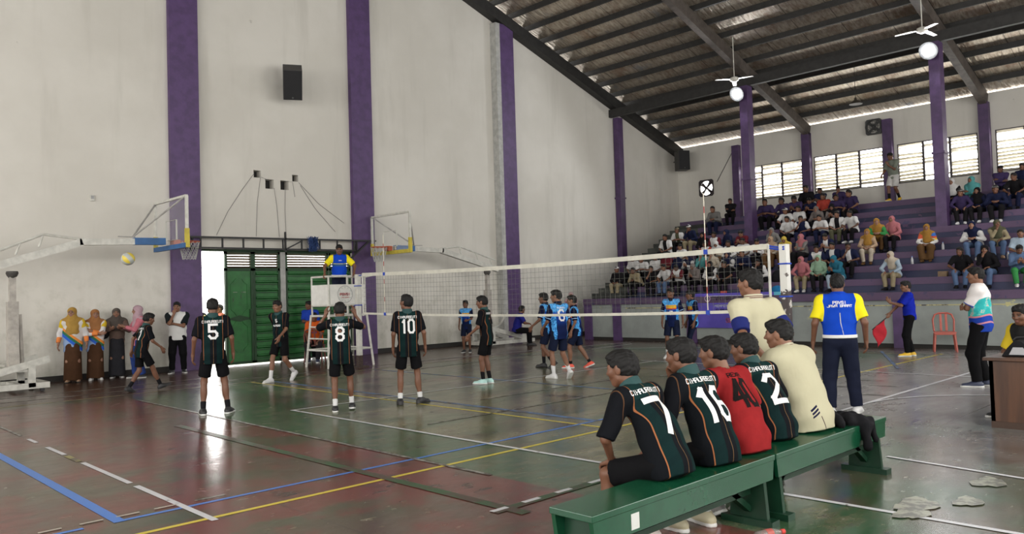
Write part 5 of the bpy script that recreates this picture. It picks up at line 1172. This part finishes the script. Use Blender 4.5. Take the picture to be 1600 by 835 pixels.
# --- wheeled basketball hoops
def hoop(name, label, bx, by, sg, base_x):
    """bx = plane of the board, by = its centre, sg = direction the rim points along x"""
    e = empty('basketball_hoop', (base_x, by, 0), label, 'basketball hoop', 'portable basketball stands')
    bo = MB()
    H0, H1 = 2.86, 3.92; YA, YB = by-.90, by+.90
    for a, b in (((bx, YA, H1), (bx, YB, H1)), ((bx, YA, H0), (bx, YA, H1)), ((bx, YB, H0), (bx, YB, H1))): bo.bar(a, b, .05, .06, up=(1, 0, 0))
    bd = bo.build('backboard_frame', OFFW, e)
    MB().span((bx-.008, YA+.02, H0+.03), (bx+.008, YB-.02, H1-.03)).build('backboard', GLASS, bd)
    sq = MB()
    for a, b in (((bx+.012*sg, by-.3, 3.02), (bx+.012*sg, by-.3, 3.46)), ((bx+.012*sg, by+.3, 3.02), (bx+.012*sg, by+.3, 3.46)), ((bx+.012*sg, by-.3, 3.46), (bx+.012*sg, by+.3, 3.46)), ((bx+.012*sg, by-.3, 3.02), (bx+.012*sg, by+.3, 3.02))): sq.bar(a, b, .006, .035, up=(1, 0, 0))
    sq.build('target_square', mat('faded_square', (.52, .52, .46), .6), bd)
    pd = MB().bar((bx, YA-.02, H0), (bx, YB+.02, H0), .09, .10); pdm = [BLUEP] if sg > 0 else [YELP]
    pd.build('bottom_padding', pdm, bd)
    MB().bar((bx, YA, H0-.05), (bx, YA, H0+.36), .08, .08, up=(1, 0, 0)).build('corner_padding', YELP, bd); MB().bar((bx, YB, H0-.05), (bx, YB, H0+.3), .08, .08, up=(1, 0, 0)).build('corner_padding', YELP, bd)
    rz = 3.0; rx = bx+sg*.40; rim = MB(); rim.tube([(rx+.225*math.cos(t), by+.225*math.sin(t), rz) for t in [i*math.pi/12 for i in range(25)]], .012, 8, False)
    rim.box((bx+sg*.10, by, rz-.03), (.14, .22, .13)); ri = rim.build('rim', RIMC, e)
    nt = MB()
    for k in range(12):
        for d in (-1, 1):
            pts = []
            for q in range(5):
                t = 2*math.pi*(k+d*q*.5)/12; r = .225-.022*q; pts.append((rx+r*math.cos(t), by+r*math.sin(t), rz-.10*q))
            nt.tube(pts, .006, 4, False)
    nt.build('hoop_net', plain('grey_net', (.42, .42, .40), .8), ri)
    # arm: from the board back to the knuckle, then down to the pivot over the mast
    ak = bx-sg*1.85; av = base_x
    zk, zp = 2.94, 2.48; ar = MB()
    ar.bar((bx-sg*.10, by, 2.99), (bx-sg*.5, by, 2.98), .12, .10); ar.bar((bx-sg*.5, by, 2.98), (ak, by, zk), .13, .13); ar.bar((ak+sg*.05, by, zk), (av-sg*.45, by, zp-.10), .13, .15)
    an = ar.build('arm', OFFW, e)
    MB().bar((bx-sg*.14, by, 2.99), (bx-sg*.78, by, 2.98), .17, .15).build('arm_padding', BLUEP, an)
    tr = MB(); a0 = Vector((ak+sg*.1, by, zk+.05)); a1 = Vector((ak-sg*.65, by, zk+.14)); a2 = Vector((av-sg*.35, by, zp+.20)); tr.tube([a0, a1, a2], .028, 8)
    for t in (.0, .45, .85):
        p = a1.lerp(a2, t); tr.tube([p, p+Vector((-sg*.08, 0, -.26+.05*t))], .022, 8)
    tr.build('arm_truss', OFFW, an)
    st_ = MB()
    for yy in (YA+.06, YB-.06): st_.tube([(bx-sg*.80, by, 3.08), (bx-sg*.03, yy, H1-.03)], .020, 8)
    st_.tube([(bx-sg*1.1, by, 3.08), (bx-sg*.75, by, 3.07)], .012, 6); st_.build('backboard_stays', plain('stay_grey', (.33, .32, .30), .5), e)
    MB().lathe([(.05, 0), (.09, .05), (.11, .10), (.10, .14)], (av, by, zp-.28), 16).build('pivot', plain('rusty_pivot', (.06, .055, .05), .7), e)
    ma = MB(); ma.span((av-.09, by-.09, .42), (av+.09, by+.09, 1.75)); ma.span((av-.055, by-.055, 1.7), (av+.055, by+.055, zp-.25)); ma.tube([(av+sg*.16, by, .45), (av+sg*.12, by, 1.5)], .035, 8); ma.build('mast', plain('grimy_white', (.42, .39, .35), .6, .25), e)
    sp = MB(); sp.tube([(av-sg*.12, by+.10, .5), (av-sg*.55, by+.10, .62), (av-sg*.9, by+.1, 1.0)], .035, 8); sp.build('tension_arm', OFFW, e)
    ba = MB(); L0, L1 = sorted((av+sg*.52, av-sg*1.55))
    for yy in (by-.42, by+.42): ba.span((L0, yy-.05, .07), (L1, yy+.05, .18)); 
    for xx in (L0+.05, L1-.05, av): ba.span((xx-.05, by-.42, .07), (xx+.05, by+.42, .18))
    for yy in (by-.42, by+.42):
        ba.bar((av+sg*.52, yy, .62), (av-sg*1.2, yy, .20), .08, .13); ba.span((av+sg*.22-.06, yy-.05, .1), (av+sg*.22+.06, yy+.05, .52))
    ba.span((av-.3, by-.42, .40), (av+.3, by+.42, .45)); bs = ba.build('base_frame', OFFW, e)
    for xx in (L0+.12, L1-.12):
        for yy in (by-.42, by+.42): MB().lathe([(.04, -.02), (.04, .02)], (xx, yy, .04), 12, (0, 1, 0)).build('wheel', BLACK, bs)
    return e
hoop('l', 'portable basketball hoop folded along the left wall, board before the first purple pillar', 6.72, 17.72, 1, 3.68)
hoop('r', 'portable basketball hoop with yellow padding beyond the volleyball net', 12.85, 18.02, -1, 16.45)
# --- steel truss over the door with its net bundle
BSTEEL = plain('blackened_steel', (.016, .016, .017), .6)
t = empty('door_truss', (10.2, 18.96, 3.0), 'long black steel lattice beam above the green doors', 'truss')
mb = MB(); yt = 18.96
for z in (3.22, 2.96): mb.bar((7.55, yt, z), (13.0 if z > 3.1 else 12.3, yt, z+(.03 if z > 3.1 else 0)), .05, .045)
x = 7.9
while x < 12.3: mb.bar((x, yt, 2.96), (x, yt, 3.23), .04, .035, up=(1, 0, 0)); x += .545
mb.bar((10.15, yt, 2.9), (10.15, yt, 3.42), .05, .04, up=(1, 0, 0)); mb.bar((10.2, yt, 2.98), (10.65, yt, 3.2), .035, .03); mb.bar((12.15, yt, 2.75), (12.75, yt, 3.22), .045, .04); mb.bar((12.35, yt, 2.95), (12.35, yt, 3.22), .04, .035, up=(1, 0, 0))
mb.build('lattice', BSTEEL, t)
br = MB()
for x in (7.7, 12.35): br.bar((x, yt, 3.22), (x, YW-.13, 3.22), .05, .045); br.bar((x, yt, 3.2), (x, YW-.13, 2.85), .04, .04)
br.build('wall_bracket', BSTEEL, t)
mb = MB(); rb = random.Random(5)
for i in range(60):
    a = rb.uniform(0, 6.28); mb.tube([(10.93+.20*math.cos(a+q*1.1)*rb.uniform(.4, 1), 18.885+.09*math.sin(a+q*1.7)*rb.uniform(.3, 1), 3.12+rb.uniform(-.22, .2)) for q in range(4)], .009, 4, False)
nb = mb.build('net_bundle', plain('blue_net', (.02, .05, .16), .8)); tag(nb, 'bundled blue net hanging from the black lattice beam', 'net bundle')
# --- loudspeakers, cables
def speaker(c, rz, label, grille, tilt=0):
    e = empty('loudspeaker', c, label, 'loudspeaker', None, rz); e.rotation_euler = (tilt, 0, rz)
    def P(mb, nm, m): return mb.build(nm, m, e, loc=(0, 0, 0), bevel=.006)
    P(MB().span((-.24, 0, -.40), (.24, .50, .40)), 'cabinet', plain('speaker_box', (.045, .042, .04), .6))
    P(MB().span((-.225, -.025, -.385), (.225, 0, .385)), 'grille', mat('speaker_grille', (.008, .008, .010), .7, 0, None, (lambda: noise(90, 1), .3, .01)))
    P(MB().lathe([(.025, 0), (.025, .008)], (0, -.026, -.33), 12, (0, -1, 0)), 'badge', plain('badge_grey', (.09, .09, .09), .4))
    P(MB().tube([(0, .45, .0), (0, .82, -.42)] if tilt else [(0, .45, .1), (0, 1.205, .1)], .025, 8), 'bracket', BSTEEL)
speaker((10.14, 18.38, 7.20), R(-28), 'black loudspeaker mounted high on the white wall between purple pillars', 1, R(32))
speaker((27.9, 18.2, 6.95), R(-35), 'black loudspeaker hanging under the roof in the far corner', 1)
cb = MB()
for pts in (((9.42, 4.93), (9.1, 4.5), (8.7, 3.9), (8.4, 3.3)), ((9.6, 4.84), (9.5, 4.2), (9.45, 3.3)), ((9.98, 4.6), (10.05, 4.1), (10.1, 3.3)), ((10.3, 4.6), (10.28, 4.0), (10.3, 3.3)), ((10.7, 4.8), (11.3, 4.25), (12.1, 3.75)), ((10.75, 4.72), (11.2, 4.1), (11.8, 3.5)), ((9.62, 4.86), (9.85, 4.78)), ((10.3, 4.8), (10.52, 4.8), (10.58, 4.4))):
    cb.tube([(x, YW-.012, z) for x, z in pts], .006, 5)
tag(cb.build('wall_cables', plain('grey_cable', (.22, .21, .20), .7)), 'thin grey cables spreading from the square holes in the wall', 'cables', kind='stuff')
sw = empty('wall_socket', (5.55, YW, 4.05), 'small white socket box alone on the left wall', 'socket'); MB().span((-.05, -.04, -.07), (.05, 0, .07)).build('box', OFFW, sw, loc=(0, 0, 0), bevel=.01); MB().span((-.03, -.045, -.02), (.03, -.04, .05)).build('plate', plain('grey_plate', (.3, .3, .3)), sw, loc=(0, 0, 0))
# --- exhaust fans, ceiling fans, lamps
def exhaust(c, label, r, m, ring):
    e = empty('exhaust_fan', c, label, 'fan')
    fm = MB(); n = 28
    for i in range(n):
        a0, a1 = 2*math.pi*i/n, 2*math.pi*(i+1)/n
        def sq(a): s_ = max(abs(math.cos(a)), abs(math.sin(a))); return (r*math.cos(a)/s_*1.02, r*math.sin(a)/s_*1.02)
        p, q = sq(a0), sq(a1); i0 = (r*.86*math.cos(a0), r*.86*math.sin(a0)); i1 = (r*.86*math.cos(a1), r*.86*math.sin(a1))
        vs = [(x_, y_, z_) for x_ in (-.04, .03) for y_, z_ in (p, q, i1, i0)]
        fm.add(vs, [(0, 1, 2, 3), (7, 6, 5, 4), (2, 6, 7, 3), (0, 4, 5, 1)])
    fm.build('housing', m, e, loc=(0, 0, 0))
    for i in range(4):
        a = i*math.pi/2+.75; pts = [(.12, -.12), (.84, -.24), (.80, .20), (.12, .10)]
        bl = MB(); vs = []
        for d in (-.004, .004):
            for rr, w_ in pts: vs.append((d+w_*.05, r*(rr*math.cos(a)-w_*math.sin(a)), r*(rr*math.sin(a)+w_*math.cos(a))))
        bl.add(vs, [(0, 1, 2, 3), (7, 6, 5, 4), (0, 4, 5, 1), (1, 5, 6, 2), (2, 6, 7, 3), (3, 7, 4, 0)]); bl.build('blade', m, e, loc=(0, 0, 0))
    MB().lathe([(.02, -.08), (r*.2, -.06), (r*.2, .05)], (0, 0, 0), 16, (1, 0, 0)).build('hub', m, e, loc=(0, 0, 0))
    return e
exhaust((XB+.02, 17.83, 5.80), 'square exhaust fan in the back wall, daylight between its blades', .345, plain('fan_dark', (.03, .022, .025), .6), 1)
ef = exhaust((XB-.12, 10.86, 7.16), 'dark round fan high on the back wall beneath the eaves', .27, plain('fan_grey', (.05, .05, .05), .6), 0)
g_ = MB()
for rr in (.10, .18, .26): g_.tube([(-.1, rr*math.cos(t), rr*math.sin(t)) for t in [i*math.pi/12 for i in range(25)]], .008, 5, False)
for i in range(12): t = i*math.pi/6; g_.tube([(-.1, .05*math.cos(t), .05*math.sin(t)), (-.1, .27*math.cos(t), .27*math.sin(t))], .006, 5)
g_.build('guard', plain('fan_grey', (.05, .05, .05), .6), ef, loc=(0, 0, 0)); MB().span((.02, -.04, -.1), (.14, .04, .1)).build('wall_mount', BSTEEL, ef, loc=(0, 0, 0))
MB().tube([(XB-.02, 17.3, 6.0), (XB-.02, 16.9, 6.6), (XB-.02, 16.5, 7.2)], .012, 5).build('fan_cable', BLACK)
tag(bpy.data.objects['fan_cable'], 'thin black cable hanging beside the square exhaust fan', 'cable')
FANW = plain('fan_white', (.60, .58, .52), .5)
for c, a0, lab in (((22.83, 12.9, 8.30), .5, 'white three bladed ceiling fan hanging left of the near floodlight'), ((22.75, 7.2, 8.38), 1.9, 'white three bladed ceiling fan hanging above the right floodlight')):
    e = empty('ceiling_fan', c, lab, 'ceiling fan', 'ceiling fans under the roof')
    MB().lathe([(.03, .10), (.13, .06), (.14, -.03), (.05, -.08)], (0, 0, 0), 20).build('motor', FANW, e, loc=(0, 0, 0))
    MB().tube([(0, 0, .08), (0, 0, roofz(c[0])-c[2]+.28)], .014, 8).build('down_rod', FANW, e, loc=(0, 0, 0))
    for i in range(3):
        a = a0+i*2*math.pi/3; d = Vector((math.cos(a), math.sin(a), 0)); n = Vector((-d.y, d.x, 0)); bl = MB()
        vs = [d*r_+n*w_+Vector((0, 0, z_-.09*r_*r_)) for z_ in (.0, .008) for r_, w_ in ((.14, -.04), (.30, -.065), (.66, -.055), (.66, .055), (.30, .075), (.14, .04))]
        bl.add(vs, [(0, 1, 2, 3, 4, 5), (11, 10, 9, 8, 7, 6)]+[(i_, 6+i_, 6+(i_+1) % 6, (i_+1) % 6) for i_ in range(6)]); bl.build('blade', FANW, e, loc=(0, 0, 0))
pl = empty('pendant_lamp', (25.76, 10.25, 7.47), 'small dark unlit pendant lamp under the roof between the columns', 'lamp')
MB().lathe([(.03, .16), (.05, .08), (.20, -.04), (.21, -.06)], (0, 0, 0), 20).build('shade', plain('pendant_dark', (.05, .04, .03), .6), pl, loc=(0, 0, 0)); MB().tube([(0, 0, .15), (0, 0, roofz(25.76)-7.47+.26)], .008, 6).build('flex', BLACK, pl, loc=(0, 0, 0))
BULB = mat('lit_lamp', (1, 1, 1), .5, emit=((.93, .96, 1.0), 130))
for y, lab in ((13.33, 'lit floodlight on the left purple column of the stand'), (7.37, 'lit floodlight on the right purple column of the stand')):
    c = Vector((23.72, y, 8.06)); e = empty('floodlight', c, lab, 'floodlight', 'floodlights on the stand columns')
    MB().lathe([(.07, -.22), (.10, -.10), (.24, .0), (.25, .02)], (0, 0, 0), 24, (-1, 0, -.55)).build('reflector', plain('lamp_shell', (.12, .12, .12), .5), e, loc=(0, 0, 0))
    d = Vector((-1, 0, -.55)).normalized()
    MB().lathe([(.05, -.06), (.13, .0), (.145, .04), (.10, .08), (.03, .10)], tuple(d*.0), 24, tuple(d)).build('bulb', BULB, e, loc=(0, 0, 0))
    MB().tube([(.12, 0, .07), (.42, 0, .1)], .025, 8).build('bracket', BSTEEL, e, loc=(0, 0, 0))
    light('floodlight_lamp', 'SPOT', tuple(d*.30), aim=tuple(d), energy=LAMP_W, color=(.95, .97, 1.0), parent=e, radius=.12)
# --- green benches
BG = plain('green_gloss_paint', (.006, .066, .030), .25, .12, 7, spec=.6); BGD = plain('green_bench_legs', (.005, .034, .016), .4, .2, 7)
def bench(x0, x1, label, stk):
    e = empty('bench', ((x0+x1)/2, 2.76, 0), label, 'bench', 'green wooden benches')
    MB().span((x0, 2.62, .425), (x1, 2.92, .462)).build('seat_plank', BG, e, bevel=.004)
    for y in (2.64, 2.90): MB().prism([(x0+.02, .422), (x1-.02, .422), (x1-.10, .285), (x0+.10, .285)] if False else [(x0+.01, .424), (x1-.01, .424), (x1-.03, .30), (x0+.03, .30)], 1, y-.014, y+.014).build('apron', BG, e)
    for x in (x0+.10, x1-.10):
        lg_ = MB().prism([(2.66, .42), (2.88, .42), (2.91, .02), (2.63, .02)], 0, x-.018, x+.018); lg_.span((x-.05, 2.58, 0), (x+.05, 2.96, .045)); lg_.build('leg', BGD, e)
    xm = (x0+x1)/2
    for x, s in ((x0+.12, 1), (x1-.12, -1)): MB().bar((x, 2.77, .10), (x+s*.45, 2.77, .40), .05, .04).build('brace', BGD, e)
    MB().bar((x0+.12, 2.77, .22), (x1-.12, 2.77, .22), .05, .035).build('stretcher', BGD, e)
    if stk:
        for x, z, w_, h_ in stk: MB().span((x-w_/2, 2.624, z-h_/2), (x+w_/2, 2.627, z+h_/2)).build('paper_sticker', mat('sticker_white', (.62, .62, .6), .6), e)
bench(3.06, 4.97, 'nearest green wooden bench with boys sitting on it', [(3.42, .36, .07, .085)])
bench(4.99, 6.92, 'second green wooden bench carrying the seated coach and a black jacket', None)
# --- jacket, bottle, sheet
def lump(prims, cell, name, m, label, cat, disp=None, clips=()):
    o = bpy.data.objects.new(name, np_mesh(name, [mesh_sdf(prims, cell, (), disp, clips)], [m])); COL.objects.link(o); return tag(o, label, cat)
lump([cap((6.28, 2.84, .50), (6.52, 2.74, .50), .075, .06, k=.05, fr=(np.eye(3), A(1, 1, .8))), cap((6.36, 2.70, .50), (6.46, 2.60, .47), .06, .05, k=.05), cap((6.42, 2.60, .47), (6.40, 2.575, .30), .045, .035, k=.05), cap((6.52, 2.62, .48), (6.55, 2.57, .34), .04, .025, k=.05), cap((6.25, 2.80, .52), (6.2, 2.70, .50), .06, .04, k=.05)],
     .012, 'jacket', cloth('jacket_black', (.012, .012, .014)), 'black jacket draped over the second green bench', 'jacket', lambda Q: .012*np.sin(45*Q[..., 0]+20*Q[..., 2])*np.sin(38*Q[..., 1]+15*Q[..., 2]))
bt = empty('water_bottle', (4.62, 2.50, .035), 'small clear bottle with red cap lying under the bench', 'bottle', None, R(-20))
MB().lathe([(.005, -.10), (.030, -.095), (.033, -.02), (.029, .0), (.033, .03), (.016, .085), (.013, .10)], (0, 0, 0), 16, (1, 0, 0)).build('body', mat('clear_plastic', (.30, .27, .25), .15, 0, None, alpha=.55), bt, loc=(0, 0, 0), smooth=True); MB().lathe([(.016, .098), (.016, .125)], (0, 0, 0), 12, (1, 0, 0)).build('bottle_cap', plain('cap_red', (.62, .05, .04)), bt, loc=(0, 0, 0)); MB().lathe([(.0335, -.03), (.0335, .02)], (0, 0, 0), 16, (1, 0, 0)).build('label_band', plain('label_red', (.45, .10, .08)), bt, loc=(0, 0, 0))
tag(MB().add([(4.02, 2.42, .004), (4.33, 2.33, .004), (4.36, 2.62, .004), (4.10, 2.66, .010), (4.02, 2.42, .007), (4.33, 2.33, .007), (4.36, 2.62, .007), (4.10, 2.66, .013)], [(0, 1, 2, 3), (7, 6, 5, 4), (0, 4, 5, 1), (1, 5, 6, 2), (2, 6, 7, 3), (3, 7, 4, 0)]).build('plastic_sheet', mat('thin_plastic', (.42, .43, .46), .35, alpha=.55)), 'crumpled translucent plastic sheet on the floor under the bench', 'plastic sheet')
# --- plastic chairs
def chair(c, rz, m, label):
    e = empty('plastic_chair', c, label, 'chair', None, rz)
    def P(mb, nm): return mb.build(nm, m, e, loc=(0, 0, 0), smooth=False, bevel=.006)
    P(MB().prism([(-.20, .20), (.20, .20), (.23, -.20), (-.23, -.20)], 2, .415, .445).span((-.215, -.21, .38), (.215, -.19, .43)), 'seat')
    for sx, sy in ((-1, 1), (1, 1), (-1, -1), (1, -1)):
        P(MB().tube([(sx*.19, sy*.17, .42), (sx*.225, sy*.225, 0)], [.028, .022], 8), 'leg')
    b = MB(); pts = [(-.20, .19, .44), (-.215, .25, .70), (-.17, .275, .82), (-.08, .285, .855), (.08, .285, .855), (.17, .275, .82), (.215, .25, .70), (.20, .19, .44)]
    b.tube(pts, .022, 8); P(b, 'back_frame')
    s_ = MB()
    for x in (-.055, .055): s_.bar((x, .20, .45), (x, .285, .84), .05, .014, up=(0, 1, .2))
    P(s_, 'back_slat')
chair((19.45, 6.0, 0), R(-70), plain('red_plastic', (.40, .085, .06), .4, .1), 'empty red plastic chair standing against the grey stand wall')
chair((10.54, 18.25, 0), R(138), plain('brown_plastic', (.14, .04, .03), .4, .1), 'dark red plastic chair under the man in orange')
chair((10.85, 2.28, 0), R(60), plain('green_plastic', (.03, .12, .05), .4, .1), 'plastic chair behind the wooden table')
# --- flag
hp = lb.matrix_basis @ Vector(lk['T'][0]); fv = Vector(lk['hd'][0][0]); fv = (lb.matrix_basis.to_3x3() @ fv).normalized(); g0 = hp+fv*.075*.95
d = (Vector((-.35, .62, -.62))).normalized()
fl_ = empty('linesman_flag', g0, 'red flag on a short stick held low by the line judge', 'flag'); MB().tube([g0-d*.10, g0+d*.46], .011, 8).build('stick', BLACK, fl_)
fg = MB(); n = 8; vs = []
for zf in (0, .006):
    for i in range(n+1):
        for j in range(n+1):
            p = g0+d*(.10+.35*i/n)+Vector((.02*math.sin(i*.9+j*.7), .03*math.sin(j*.8), -(.40+.08*i/n)*j/n))-d*(.12*j/n*(i/n)); vs.append(p+Vector((zf, 0, 0)))
N1 = (n+1)**2
def I(i, j): return i*(n+1)+j
fs = [(I(i, j), I(i+1, j), I(i+1, j+1), I(i, j+1)) for i in range(n) for j in range(n)]; fs += [tuple(q+N1 for q in f[::-1]) for f in fs]
bd_ = [I(i, 0) for i in range(n+1)]+[I(n, j) for j in range(1, n+1)]+[I(i, n) for i in range(n-1, -1, -1)]+[I(0, j) for j in range(n-1, 0, -1)]
fs += [(a, a+N1, b+N1, b) for a, b in zip(bd_, bd_[1:]+bd_[:1])]
fg.add(vs, fs).build('cloth', cloth('flag_red', (.52, .035, .05)), fl_, smooth=True)
# --- banner on the stand wall
ban = empty('banner', (20.02, 11.4, .95), 'purple printed banner hung on the grey stand wall', 'banner')
MB().span((20.005, 9.92, .44), (20.02, 12.92, 1.44)).build('sheet', mat('banner_print', (.05, .04, .35), .55, 0, lambda: mixc(xyz(coord('Object'))[1].lt(-1.02), mixc(noise(1.5, 3).step(.35, .7), (.085, .06, .40), (.12, .085, .52)), (.10, .45, .62))), ban)
bw = mat('banner_white', (.45, .45, .62), .6); bdk = mat('banner_dark', (.03, .02, .10), .6); brd = mat('banner_red', (.48, .12, .20), .6)
MB().span((20.002, 10.5, 1.21), (20.006, 12.38, 1.37)).build('title_strip', bw, ban)
MB().lathe([(.10, 0), (.10, .004)], (20.002, 12.45, 1.29), 24, (-1, 0, 0)).build('crest', mat('banner_pale', (.45, .30, .45), .6), ban); MB().lathe([(.07, 0), (.07, .004)], (19.998, 12.45, 1.29), 24, (-1, 0, 0)).build('crest_centre', bdk, ban)
flat_text('TVRIK', (20.0, 12.05, 1.29), (0, -1, 0), (0, 0, 1), .075, .09, .02, bdk, ban, 'title_lettering'); flat_text('BOLA VOLI', (20.0, 11.5, 1.30), (0, -1, 0), (0, 0, 1), .055, .08, .018, bdk, ban, 'title_lettering')
flat_text('MEMPERINGATI HARI JADI', (20.0, 11.45, 1.07), (0, -1, 0), (0, 0, 1), .052, .055, .014, bw, ban, 'line_lettering'); flat_text('TURNAMEN ANTAR SMP', (20.0, 11.45, .95), (0, -1, 0), (0, 0, 1), .062, .06, .016, bdk, ban, 'line_lettering'); flat_text('SE KABUPATEN', (20.0, 11.3, .66), (0, -1, 0), (0, 0, 1), .072, .11, .024, brd, ban, 'red_lettering')
# --- wooden table with gear
WD = mat('brown_varnish', (.12, .05, .025), .4, 0, lambda: mixc(noise(2.2, 5, .6, stretch=(1, 3, .25)).step(.3, .7), (.045, .017, .008), (.105, .043, .019)))
tb_ = empty('table', (9.95, 1.75, 0), 'brown wooden table with solid front at the right edge', 'table')
MB().span((9.60, .9, .72), (10.25, 2.60, .755)).build('table_top', WD, tb_, bevel=.005); MB().span((9.64, .95, .06), (9.665, 2.55, .72)).build('front_panel', WD, tb_)
for y in (.97, 2.53): MB().span((9.64, y-.02, 0), (10.2, y+.02, .72)).build('side_panel', WD, tb_)
MB().span((9.63, .95, .0), (9.69, 2.55, .07)).build('plinth', plain('dark_plinth', (.05, .025, .015)), tb_)
bg_ = empty('sports_bag', (9.86, 2.30, .757), 'open black bag with clear pocket standing on the wooden table', 'bag')
MB().prism([(2.46, .757), (2.14, .757), (2.20, .87), (2.27, .93), (2.33, .93), (2.40, .85)], 0, 9.76, 9.98).build('body', cloth('bag_black', (.016, .016, .018)), bg_, bevel=.012)
MB().prism([(2.38, .78), (2.20, .78), (2.25, .86), (2.34, .86)], 0, 9.748, 9.76).build('clear_pocket', mat('pocket_sheen', (.42, .42, .44), .18), bg_)
hn = MB(); hn.tube([(9.87, 2.36, .925), (9.87, 2.33, .955), (9.87, 2.22, .965), (9.87, 2.18, .93)], .012, 8); hn.build('handle', BLACK, bg_)
sf = MB()
for i in range(4): sf.bar((9.9, 2.12-.045*i, .765), (9.9, 2.20-.045*i, .88), .22, .03, up=(0, 1, .6))
o_ = sf.build('folded_flags', mat('striped_cloth', (.6, .5, .2), .7, 0, lambda: mixc((xyz(coord('Object'))[1]*22).frac().lt(.5), (.60, .58, .50), (.58, .44, .03)))); tag(o_, 'folded yellow and white cloths leaning beside the black bag', 'cloth')
# --- small things on the stand
def small_bottle(k, y, dx, label):
    e = empty('drink_bottle', (TX(k)+dx, y, TZ(k)+.001), label, 'bottle', 'bottles left on the stand'); MB().lathe([(.03, 0), (.033, .01), (.033, .12), (.014, .17), (.014, .185)], (0, 0, 0), 12).build('body', mat('milky_plastic', (.42, .42, .44), .3), e, loc=(0, 0, 0), smooth=True); MB().lathe([(.016, .183), (.016, .205)], (0, 0, 0), 12).build('bottle_cap', plain('cap_blue', (.1, .2, .5)), e, loc=(0, 0, 0))
small_bottle(3, 6.83, .08, 'water bottle on the tier next to the woman in the patchwork top'); small_bottle(2, 7.35, .06, 'water bottle on the second row behind the woman in cream headscarf'); small_bottle(2, 5.18, .06, 'water bottle on the second row near the man in pale blue')
bx_ = MB().span((20.95, 6.35, 1.703), (21.1, 6.55, 1.83)).build('cardboard_box', plain('cardboard', (.22, .15, .09), .8), bevel=.004); tag(bx_, 'small brown cardboard box on the second row left of the girl', 'box')
rb_ = MB().span((20.3, 12.05, 1.351), (20.42, 12.2, 1.5)).build('red_tub', plain('red_tub', (.50, .07, .05), .5), bevel=.008); tag(rb_, 'small red tub on the ledge above the banner', 'tub')
bk_ = lump([ell((21.2, 10.85, 1.86), (.14, .17, .2), k=.05), ell((21.1, 10.85, 1.80), (.09, .13, .12), k=.05)], .02, 'backpack', cloth('backpack_black', (.016, .016, .018)), 'black backpack on the second row behind the net post', 'backpack')
bp2 = lump([ell((20.35, 10.45, 1.48), (.14, .18, .13), k=.05)], .02, 'blue_bag', cloth('bag_blue', (.02, .16, .36)), 'blue bag on the ledge behind the near net post', 'bag')
hb = lump([ell((5.66, 18.98, 1.05), (.10, .09, .15), k=.05), ell((5.70, 18.93, .98), (.09, .07, .10), k=.05)], .014, 'shoulder_bag', cloth('bag_black', (.016, .016, .018)), 'black shoulder bag hanging beside the woman in rust headscarf', 'bag')
# --- the ball in the air
bc_ = Vector((4.47, 13.62, 2.37)); vb = empty('volleyball', bc_, 'yellow volleyball in the air in front of the left wall', 'ball')
def ball_fn():
    x, y, z = xyz(coord('Object')); s_ = (x*1.1+y*.6).sin(); 
    return mixc(((x*.8+z*.6).abs().lt(.035)).mx((y*.9-z*.4).abs().lt(.03)), (.62, .48, .06), (.40, .42, .40))
MB().lathe([(.105*math.sin(math.pi*i/24), -.105*math.cos(math.pi*i/24)) for i in range(1, 24)], (0, 0, 0), 32).build('ball_cover', mat('ball_panels', (.6, .48, .06), .5, 0, ball_fn), vb, loc=(0, 0, 0), smooth=True)
vl = MB(); vl.lathe([(.006, .1045), (.005, .106)], (0, 0, 0), 10); vl.build('valve', BLACK, vb, loc=(0, 0, 0))
